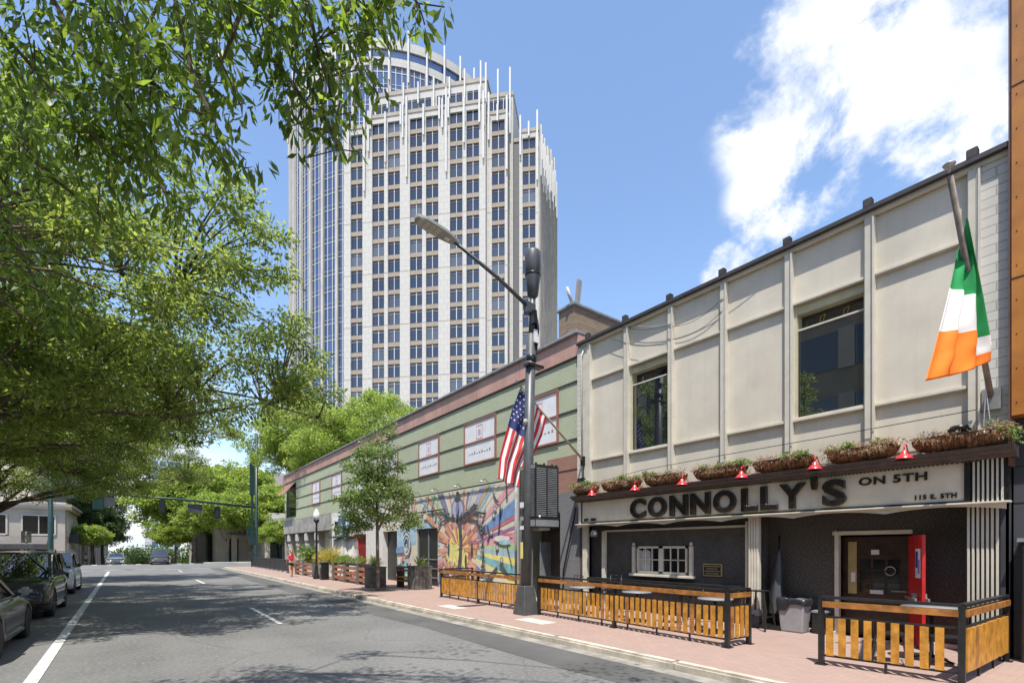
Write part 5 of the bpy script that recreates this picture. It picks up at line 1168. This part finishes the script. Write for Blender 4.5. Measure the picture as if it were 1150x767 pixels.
# ================================================================ CARS (local x forward)
def car(name,label,loc,rz,L_,W_,zr,zb,body,suv=False,group='cars parked along the left kerb',wb=2.8,small=False):
    t=thing(name,label,'car',loc,rz,group); hw=W_/2; xf=L_*.5; xa=wb/2+ (.0); wr=.345 if not suv else .38; fx,rx=wb/2,-wb/2
    # hood height profile
    def sh(x):   # shoulder height
        if x>fx-.35: 
            u=(x-(fx-.35))/(xf-fx+.35); return zb-.03-.20*u**1.6 - (.20*max(0,u-.8)/.2)
        if x<rx-.1:
            u=((rx-.1)-x)/(xf+rx-.1) ; return zb-(.02 if suv else .06)*u-(.25*max(0,u-.85)/.15)
        return zb
    def hwx(x): 
        u=abs(x)/xf; return hw*(1-.22*max(0,(u-.72)/.28)**2.4)
    def bot(x):
        z=.24
        for c in (fx,rx):
            d=abs(x-c); ra=wr+.075
            if d<ra: z=max(z,wr+math.sqrt(ra*ra-d*d)*.98)
        if abs(x)>xf-.12: z=.30
        return z
    xs=sorted(set([round(-xf+L_*i/44,3) for i in range(45)]+[c+s*(wr+.076) for c in (fx,rx) for s in (-1,1)]+[c+s*(wr+.05)*k for c in (fx,rx) for s in (-1,1) for k in (.4,.75,.93)]))
    b=MB(); rings=[]
    for x in xs:
        z0=bot(x); w=hwx(x); zs=sh(x); zm=max(.62,z0+.02)
        rings.append([(x,w-.10,z0),(x,w-.015,z0+.0),(x,w,zm*.5+z0*.5 if zm>z0+.05 else z0+.01),(x,w,max(zm,z0+.03)),(x,w-.03,max(zs-.13,z0+.05)),(x,w-.09,max(zs-.03,z0+.08)),(x,w*.55,zs+.02),(x,0,zs+.035)])
    n=len(rings[0]); vs=[p for r in rings for p in r]+[(p[0],-p[1],p[2]) for r in rings for p in r]; o2=len(rings)*n; fs=[]
    for i in range(len(rings)-1):
        for k in range(n-1):
            q=i*n+k; fs.append((q,q+1,q+n+1,q+n)); fs.append((o2+q,o2+q+n,o2+q+n+1,o2+q+1))
    for e in (0,len(rings)-1):
        loop=[e*n+k for k in range(n)]+[o2+e*n+k for k in range(n-1,-1,-1)]; fs.append(tuple(loop) if e==0 else tuple(loop[::-1]))
    b.add(vs,fs,body,True); b.box(-xf+.15,xf-.15,-hw+.14,hw-.14,.22,zb-.15,'black'); bo=b.out('body',t,w=False)
    bm=bmesh.new(); bm.from_mesh(bo.data); bmesh.ops.remove_doubles(bm,verts=bm.verts,dist=.001); bmesh.ops.recalc_face_normals(bm,faces=bm.faces); bm.to_mesh(bo.data); bm.free()
    # greenhouse
    wa=fx-.62 if not suv else fx-.55; ra_=wa-(.85 if not suv else .70); rb=rx+(.15 if not suv else -.35); rc=rx-(.55 if not suv else .68); bw=hw-.10; tw_=hw-(.30 if not suv else .24); zt=zr
    def gl(name,pts,m='carglass'): b=MB(); b.poly(pts,m); return b.out(name,t,w=False)
    A=[(wa,bw-.06,zb),(ra_,tw_,zt-.05),(rb,tw_,zt-.05),(rc,bw-.08,zb)]
    cur=lambda p,q,k: [Vector(p).lerp(Vector(q),u/6)+Vector((k*math.sin(math.pi*u/6),0,0)) for u in range(7)]
    b=MB(); lo=cur((wa,-bw+.06,zb),(wa,bw-.06,zb),.12); hi=cur((ra_,-tw_,zt-.05),(ra_,tw_,zt-.05),.08)
    b.add(lo+hi,[(i,i+1,8+i,7+i) for i in range(6)],'carglass',True); b.out('windshield',t,w=False)
    b=MB(); lo=cur((rc,-bw+.08,zb),(rc,bw-.08,zb),-.08); hi=cur((rb,-tw_,zt-.05),(rb,tw_,zt-.05),-.05)
    b.add(lo+hi,[(i,7+i,8+i,i+1) for i in range(6)],'carglass',True); b.out('rear_window',t,w=False)
    for s in (-1,1):
        P=[(p[0],p[1]*s,p[2]) for p in A]; b=MB(); b.poly(P if s<0 else P[::-1],'carglass'); b.out('side_window',t,w=False)
        b=MB(); b.bar(P[0],P[1],.07,.06,body); b.bar(P[2],P[3],.10,.07,body); b.bar(P[1],P[2],.07,.06,body)
        mx=(ra_+rb)/2+.05; b.bar((mx,(bw)*s,zb),(mx-.03,tw_*s,zt-.05),.07,.04,'black')
        if suv: b.bar((rb+.45,bw*s,zb),(rb+.45,tw_*s,zt-.05),.08,.04,body)
        b.bar(P[0],P[3],.03,.03,'chrome'); b.out('pillar',t,w=False)
    b=MB(); m=10; vs=[]
    for i in range(m+1):
        x=ra_+(rb-ra_)*i/m; zz=zt-.05+.07*math.sin(math.pi*(.12+.76*i/m))
        for k in range(7): f=k/3-1; vs.append((x+.06*(1-f*f)*(1 if i==0 else 0),tw_*f,zz+.03*(1-f*f)-(.02 if abs(f)>.99 else 0)))
    b.add(vs,[(i*7+k,i*7+k+1,(i+1)*7+k+1,(i+1)*7+k) for i in range(m) for k in range(6)],body,True)
    if suv:
        for s in (-1,1): b.tube([(ra_-.1,tw_*s*.94,zt+.0),(ra_-.25,tw_*s*.94,zt+.075),(rb+.2,tw_*s*.94,zt+.075),(rb+.05,tw_*s*.94,zt)],.018,'chrome',6)
    b.out('roof',t,w=False)
    # wheels
    for cx in (fx,rx):
        for s in (-1,1):
            b=MB(); y=s*(hw-.12); b.lathe([(wr*.62,-.11),(wr*.93,-.115),(wr,-.08),(wr,.08),(wr*.93,.115),(wr*.62,.11)],'rubber',(cx,y,wr),28,ax='y'); wo=b.out('wheel',t,w=False)
            b=MB(); b.lathe([(wr*.64,-.10),(wr*.66,.0),(wr*.64,.10)],'alloy',(cx,y,wr),24,ax='y'); b.lathe([(0,-.02),(wr*.6,-.02),(wr*.6,.02),(0,.02)],'black',(cx,y,wr),20,ax='y')
            for k in range(10):
                a=k*math.pi/5+(.13 if k%2 else -.13); b.bar((cx,y+s*.085,wr),(cx+math.cos(a)*wr*.64,y+s*.095,wr+math.sin(a)*wr*.64),.035,.03,'alloy',up=(0,1,0))
            b.lathe([(0,.09),(.05,.10),(.05,.11),(0,.115)],'alloy',(cx,y if s>0 else y-.2,wr),10,ax='y'); b.out('rim',wo,w=False)
    for s in (-1,1):
        b=MB(); yy=s*(hwx(xf-.14)-.24); x0=xf-.10
        b.box(x0-.2,x0+.07,yy-.19,yy+.15,zb-.43,zb-.30,'headlight',.04); b.out('headlight',t,w=False)
        b=MB(); yy=s*(hwx(xf-.1)-.18); b.box(-xf-.015,-xf+.1,yy-.16,yy+.16,zb-.32,zb-.14,'taillight',.03); b.out('taillight',t,w=False)
        b=MB(); yo=s*(hw-.05); xm=wa-.28; b.box(xm-.10,xm+.11,yo+(0.02 if s>0 else -.22),yo+(.22 if s>0 else -.02),zb+.03,zb+.19,'black' if suv else body,.05); b.bar((xm+.05,yo-s*.05,zb),(xm+.02,yo+s*.06,zb+.08),.05,.04,'black'); b.out('mirror',t,w=False)
        for xh in (wa-.95,wa-1.95):
            b=MB(); b.box(xh-.11,xh+.09,s*(hw-.002),s*(hw+.03),zb-.22,zb-.19,body); b.out('door_handle',t,w=False)
        b=MB(); b.box(rx+.5,fx-.5,s*(hw-.03),s*(hw+.008),.255,.30,'chrome' if not suv else 'chrome'); b.out('sill_trim',t,w=False)
    b=MB()
    for i in range(5): b.box(xf-.06,xf+.012,-.38,.38,.40+i*.055,.425+i*.055,'grey')
    b.box(xf-.1,xf+.005,-.42,.42,.38,.68,'black'); b.out('grille',t,w=False)
    b=MB(); b.box(xf-.16,xf+.015,-hw*.62,hw*.62,.24,.36,'black',.02); b.out('bumper_vent',t,w=False)
    b=MB(); b.box(-xf-.01,-xf+.02,-.26,.26,.55,.68,'board'); b.out('number_plate',t,w=False)
    return t
car('sedan','gunmetal grey car cut off by the left picture edge, nearest parked car','(',0,4.8,1.85,1.5,.97,'cargrey') if False else None
car('parked_car','gunmetal grey sedan at the very left, the nearest parked car',(-2.86,13.75,0),R(90),4.8,1.86,1.47,.97,'cargrey',wb=2.8)
car('parked_car','large black sport utility car parked facing us behind the grey sedan',(-2.92,20.95,0),R(-90),4.95,1.98,1.84,1.12,'carblack',suv=True,wb=2.9)
car('parked_car','white sport utility car parked behind the black one',(-3.15,30.2,0),R(-90),4.8,1.92,1.80,1.10,'carwhite',suv=True,wb=2.85)
car('moving_car','dark silver sedan far down the street, left of the white one',(-2.2,80,-.08),R(-90),4.7,1.9,1.45,.95,'carsilver',group='cars far down the street')
car('moving_car','white hatchback far down the street, partly hidden by the dark car',(3.0,92,-.5),R(-90),4.3,1.8,1.5,.95,'carwhite',group='cars far down the street')
car('moving_car','dark grey sport utility car far down the street, nearest the crossing',(2.15,76.5,0),R(-90),4.8,1.95,1.75,1.08,'cargrey',suv=True,group='cars far down the street')
# ================================================================ PEOPLE
def skin(name,verts,edges,rad,mt,parent,lev=2):
    me=bpy.data.meshes.new(name); me.from_pydata(verts,edges,[]); o=bpy.data.objects.new(name,me); COL.objects.link(o); o.parent=parent
    m=o.modifiers.new('skin','SKIN'); m.use_smooth_shade=True
    for i,r in enumerate(rad):
        r=r if isinstance(r,tuple) else (r,r); me.skin_vertices[0].data[i].radius=r
    me.skin_vertices[0].data[0].use_root=True
    s=o.modifiers.new('sub','SUBSURF'); s.levels=lev; s.render_levels=lev; me.materials.append(M[mt]); return o
def person(label,loc,rz,top,bottom,hair='hair',sit=False,walk=.2,h=1.66,group='people',armup=False):
    t=thing('person',label,'person',loc,rz,group); k=h/1.7; t.scale=(k,k,k)
    hz=.92 if not sit else .52
    V=[(0,0,hz),(0,.0,hz+.22),(0,.0,hz+.42),(0,.01,hz+.52),(0,.02,hz+.60),(0,.03,hz+.70),(0,.03,hz+.78)]; E=[(0,1),(1,2),(2,3),(3,4),(4,5),(5,6)]; Rr=[(.145,.105),(.125,.09),(.15,.10),(.07,.06),(.05,.05),(.078,.092),(.06,.075)]
    def lim(start,pts,rs):
        p=start
        for q,r in zip(pts,rs): V.append(q); Rr.append(r); E.append((p,len(V)-1)); p=len(V)-1
    for s in (-1,1):
        ff=s*walk
        if sit: lim(0,[(s*.10,.05,hz-.02),(s*.13,.42,hz),(s*.13,.45,.08),(s*.13,.58,.04)],[.09,.065,.042,.035])
        else: lim(0,[(s*.10,0,.84),(s*.10,ff*.55+.03,.48),(s*.10,ff*.9-.05,.09),(s*.10,ff*.9+.0,.04),(s*.11,ff*.9+.14,.035)],[.088,.058,.036,.036,.028])
        if armup: lim(2,[(s*.17,0,hz+.44),(s*.25,.02,hz+.20),(s*.15,.22,hz+.22),(s*.10,.28,hz+.24)],[.052,.038,.028,.025])
        else: lim(2,[(s*.17,0,hz+.44),(s*.24,-.03-ff*.2,hz+.18),(s*.25,.05-ff*.5,hz-.04),(s*.25,.07-ff*.5,hz-.12)],[.052,.038,.028,.026])
    skin('body',V,E,Rr,'skin',t)
    # clothes
    V=[(0,0,hz+.02),(0,0,hz+.22),(0,0,hz+.41),(0,.0,hz+.45)];E=[(0,1),(1,2),(2,3)];Rr=[(.158,.118),(.14,.105),(.165,.112),(.10,.08)]
    for s in (-1,1): lim(2,[(s*.16,0,hz+.44),(s*.20,-.01,hz+.34)],[.06,.05])
    skin('top',V,E,Rr,top,t)
    V=[(0,0,hz+.06),(0,0,hz-.02)];E=[(0,1)];Rr=[(.15,.112),(.15,.115)]
    for s in (-1,1):
        if sit: lim(1,[(s*.10,.08,hz-.02),(s*.13,.36,hz)],[.10,.08])
        else: lim(1,[(s*.10,0,.82),(s*.105,s*walk*.25+.01,.66)],[.10,.082])
    skin('shorts',V,E,Rr,bottom,t)
    b=MB(); b.lathe([(0,-.10),(.08,-.08),(.105,0),(.10,.08),(.06,.13),(0,.145)],hair,(0,.005,hz+.76),12); b.lathe([(0,-.16),(.05,-.12),(.06,0),(.03,.06),(0,.07)],hair,(0,-.09,hz+.70),8); smooth(b.out('hair',t,w=False))
    b=MB(); b.lathe([(0,-.03),(.015,-.01),(0,.02)],'skin',(0,.125,hz+.71),6)
    for s in (-1,1): b.lathe([(0,-.01),(.011,0),(0,.01)],'black',(s*.035,.112,hz+.745),6); b.lathe([(0,-.03),(.02,0),(0,.03)],'skin',(s*.088,.03,hz+.73),6)
    b.box(-.03,.03,.108,.118,hz+.665,hz+.672,'red'); b.out('face',t,w=False)
    if not sit:
        b=MB()
        for s in (-1,1): b.box(s*.105-.05,s*.105+.05,s*walk*.9-.09,s*walk*.9+.19,0,.08,'fin',.025)
        b.out('shoes',t,w=False)
    return t
p=person('person in a red sleeveless top and dark shorts walking away along the brick pavement',(7.95,34.4,.13),R(0),'redcloth','navy','hair',walk=.22,h=1.72)
person('seated person in a purple top behind the dark fence panels',(10.3,45.5,.13),R(120),'purple','navy','dhair',sit=True,h=1.7)
person('person in a red top under the trees across the crossing',(13.6,84.5,-.1),R(150),'redcloth','navy','dhair',h=1.75)
person('person in a white top under the trees across the crossing',(15.6,85.2,-.1),R(40),'whitecloth','navy','dhair',h=1.75)
person('person in a white shirt at the far left corner of the crossing',(-5.9,92,-.5),R(180),'whitecloth','navy','dhair',h=1.75)
chair(10.45,45.3,R(120),'black metal chair under the seated person in purple')
# ================================================================ TREES
young=tree('young_tree','slender young street tree with airy crown in a pavement pit before the green facade',(8.32,20.78,.13),7.1,.075,.32,
    [(0,0,3.9,1.6,1.6,1.25),(-.1,.1,5.3,1.25,1.25,1.2),(.1,0,6.8,.55,.55,.8),(-.9,.5,2.9,.9,.9,.45),(.9,-.6,3.0,.9,.9,.45)],170,15000,.14,.06,'leafy','bark2',11,crad=(.36,.22),nl=14,droop=.2,shell=.3)
# large oaks on the left pavement
oak_ells=[(5.2,-.6,8.6,5.6,5.4,2.6),(7.4,.8,6.9,5.0,4.6,1.7),(1.0,0,9.8,5.6,5.4,2.6),(2.5,.0,6.0,5.6,6.0,1.5),(-2.5,0,8.2,4,5,2.6)]
oak=tree('oak_tree','big street oak arching over the road beside the grey and black parked cars',(-6.6,16.5,.13),8.4,.30,.35,oak_ells,720,150000,.145,.058,'leaf','bark',21,crad=(.62,.34),nl=34,group='large oaks on the left pavement',droop=.35)
o2=dup(oak,(-7.6,28.0,.9),R(-22),'second large oak along the left pavement, next to the white parked car',.95)
o3=dup(oak,(-6.7,38.5,.6),R(6),'third large oak along the left pavement, close to the crossing',.92)
near_ells=[(8.0,-.6,8.8,1.6,1.4,.5),(4.6,1.7,9.1,3.3,2.2,.6),(2.4,.6,7.9,3.6,3.2,1.7),(0,0,8.2,4.0,4.5,2.2),(.4,1.8,6.2,2.8,2.4,1.2),(-1.5,2.4,7.2,3.0,3.2,1.8)]
near=tree('near_oak','near oak whose large-leaved branches hang into the top left of the view',(-5.4,3.0,.13),8.2,.26,.4,near_ells,340,36000,.14,.05,'leafn','bark',31,crad=(.6,.36),nl=22,droop=.55)
# hanging sprays of the near oak
def spray(parent,pts,n,seed,rad=.16):
    base=parent.location; cs=[tuple(Vector(p)-base) for p in pts]
    g=random.Random(seed); extra=[]
    for p,q in zip(cs[:-1],cs[1:]):
        for i in range(4): extra.append(tuple(Vector(p).lerp(Vector(q),g.random())+Vector((g.uniform(-.22,.22),g.uniform(-.22,.22),g.uniform(-.18,.12)))))
    leafobj('hanging_leaves',leafmesh(cs+extra,[(rad,rad,rad*.8)]*len(cs+extra),int(n*1.15),.105,.034,seed,droop=.9),'leafn',parent)
    b=MB(); b.tube(cs,[.014]*(len(cs)-1)+[.004],'bark',5)
    for e in extra: m=min(cs,key=lambda x:(Vector(x)-Vector(e)).length); b.tube([m,e],.005,'bark',4,cap=False)
    b.out('twig',parent,w=False)
def px(x,y,d):
    u=(x-575)/558; return Vector((d*(s_+u*c_),d*(c_-u*s_),1.95+d*(616-y)/558))
SPR=[([(0.83, 3.51, 5.95), (0.91, 3.49, 5.63), (0.96, 3.48, 5.36), (1.03, 3.46, 5.15), (1.09, 3.46, 4.93)], 230, 0.1), ([(1.38, 3.34, 6.06), (1.36, 3.39, 5.85), (1.31, 3.47, 5.69), (1.29, 3.53, 5.46)], 240, 0.12), ([(1.16, 3.26, 5.89), (1.14, 3.31, 5.66), (1.11, 3.37, 5.48), (0.95, 3.53, 5.39)], 240, 0.15), ([(0.71, 3.72, 6.07), (0.74, 3.74, 5.68), (0.72, 3.79, 5.4), (0.87, 3.71, 5.21), (0.96, 3.68, 5.08)], 420, 0.17), ([(0.51, 3.5, 5.71), (0.54, 3.51, 5.41), (0.48, 3.59, 5.21), (0.43, 3.67, 5.07)], 190, 0.1), ([(1.01, 3.75, 5.28), (1.08, 3.73, 5.14), (1.14, 3.72, 5.01), (1.19, 3.72, 4.91)], 90, 0.06), ([(1.4, 2.95, 5.71), (1.39, 3.0, 5.57), (1.47, 2.97, 5.52)], 60, 0.07), ([(0.38, 4.1, 6.19), (0.43, 4.09, 5.85), (0.38, 4.17, 5.59), (0.31, 4.26, 5.33)], 330, 0.2), ([(0.16, 3.88, 5.77), (0.21, 3.89, 5.4), (0.28, 3.87, 5.08), (0.38, 3.83, 4.82), (0.45, 3.82, 4.69)], 330, 0.16), ([(-0.17, 4.38, 6.01), (-0.07, 4.35, 5.55), (0.07, 4.27, 5.21), (0.22, 4.2, 5.05)], 600, 0.26), ([(-0.61, 5.09, 6.3), (-0.4, 4.97, 5.8), (-0.13, 4.81, 5.43), (0.08, 4.68, 5.05)], 700, 0.28), ([(-0.95, 5.22, 5.92), (-0.6, 4.99, 5.44), (-0.34, 4.84, 5.07), (-0.03, 4.64, 4.77)], 600, 0.26), ([(-1.09, 5.7, 5.56), (-0.76, 5.49, 5.23), (-0.54, 5.36, 4.9), (-0.26, 5.19, 4.64)], 420, 0.26), ([(-1.17, 6.14, 5.08), (-0.88, 5.96, 4.72), (-0.76, 5.91, 4.36), (-0.58, 5.81, 4.07)], 350, 0.24), ([(-0.15, 5.5, 5.85), (0.03, 5.4, 5.41), (0.19, 5.32, 5.08), (0.25, 5.31, 4.91)], 240, 0.22), ([(-0.36, 6.03, 7.36), (-0.63, 6.27, 6.56), (-0.83, 6.46, 6.09), (-0.97, 6.6, 5.61)], 600, 0.4), ([(0.3, 5.53, 7.36), (-0.03, 5.82, 6.56), (-0.23, 6.01, 5.84), (-0.5, 6.25, 5.45)], 700, 0.4)]
for i,(pts,n,r) in enumerate(SPR): spray(near,pts,n,200+i,r)
# trees behind the green building and across the crossing
bt1=tree('background_tree','broad tree rising behind the green building roof, left of the tower base',(17.5,44,0),12.5,.3,.45,[(0,0,12.5,4.6,4.6,3.6),(-3,2,11,4,4,3),(2.6,-2,11.5,3.2,3.2,2.8)],260,60000,.22,.10,'leafl','bark',41,crad=(.9,.6),nl=14,group='trees behind the green building')
dup(bt1,(18.5,52,0),R(60),'broad tree behind the far end of the green building roof',1.0)
dup(bt1,(17,33.5,0),R(150),'small treetop showing over the roof edge just in front of the tower',.76)
dup(bt1,(14.6,55.6,0),R(200),'broad tree standing just past the far end of the green building',1.12)
lime=tree('plaza_tree','wide lime-green tree left of centre across the crossing',(10.5,83,-.2),5.5,.2,.4,[(0,0,6.3,4.2,4.2,2.3),(-3,1,5.2,2.8,3,1.5),(3,-.5,5.4,2.8,3,1.6)],170,26000,.30,.16,'leafl','bark2',51,crad=(.8,.45),nl=12,group='lime-green trees across the crossing')
lime.scale=(1.15,1.15,1.25)
dup(lime,(16.8,86,-.2),R(80),'lime-green tree across the crossing directly behind the mast arm signals',1.4)
dup(lime,(7.2,94,-.5),R(160),'taller green tree at the back of the crossing, beside the distant white-framed tower',1.7)
dup(lime,(16.9,76.6,0),R(210),'lime-green tree in front of the storefront with gold letters',.72)
dup(lime,(21,83.5,0),R(40),'lime-green tree between the conference building and the mast pole',1.35)
dark=tree('street_tree','dark green street tree on the left side of the far street',(-5.4,97,-.6),8,.22,.35,[(0,0,8.2,2.8,3.4,3.6),(.3,0,5.6,3.2,3.4,2.2)],130,20000,.30,.15,'leafd','bark',61,crad=(.9,.6),nl=10,group='trees on the far left pavement')
dup(dark,(-5.2,118,-1.3),R(90),'taller dark tree farther along the left side of the far street',1.15)
l2=tree('small_tree','small bright green tree at the left corner of the far street',(-4.9,86,-.2),3.4,.12,.5,[(0,0,4.0,2.2,2.2,1.2)],60,9000,.26,.14,'leafl','bark',71,crad=(.6,.35),nl=8)
dup(dark,(9.2,118,-1.2),R(30),'dark tree at the far right side of the street beyond the moving cars',1.2); dup(lime,(7.9,106,-1),R(30),'green tree beyond the white moving car',1.0)
dup(lime,(7.5,150,-2.6),R(100),'tall green tree far beyond the white moving car, above the street end',1.6)
dup(lime,(11.5,95,-.6),R(20),'tallest lime-green tree at the back of the crossing, below the concrete building roof',1.95)
# far woods where the street drops out of sight
cs=ball(150,60,10,0,9,9)
leafobj_=leafmesh([(x,y+235,z-7) for x,y,z in cs],[(3.5,3.5,2.5)]*150,26000,1.0,.6,5)
o=leafobj('far_woods',leafobj_,'leafd',None); o['kind']='stuff'; o['label']='far mass of green trees where the street ends'; o['category']='woods'
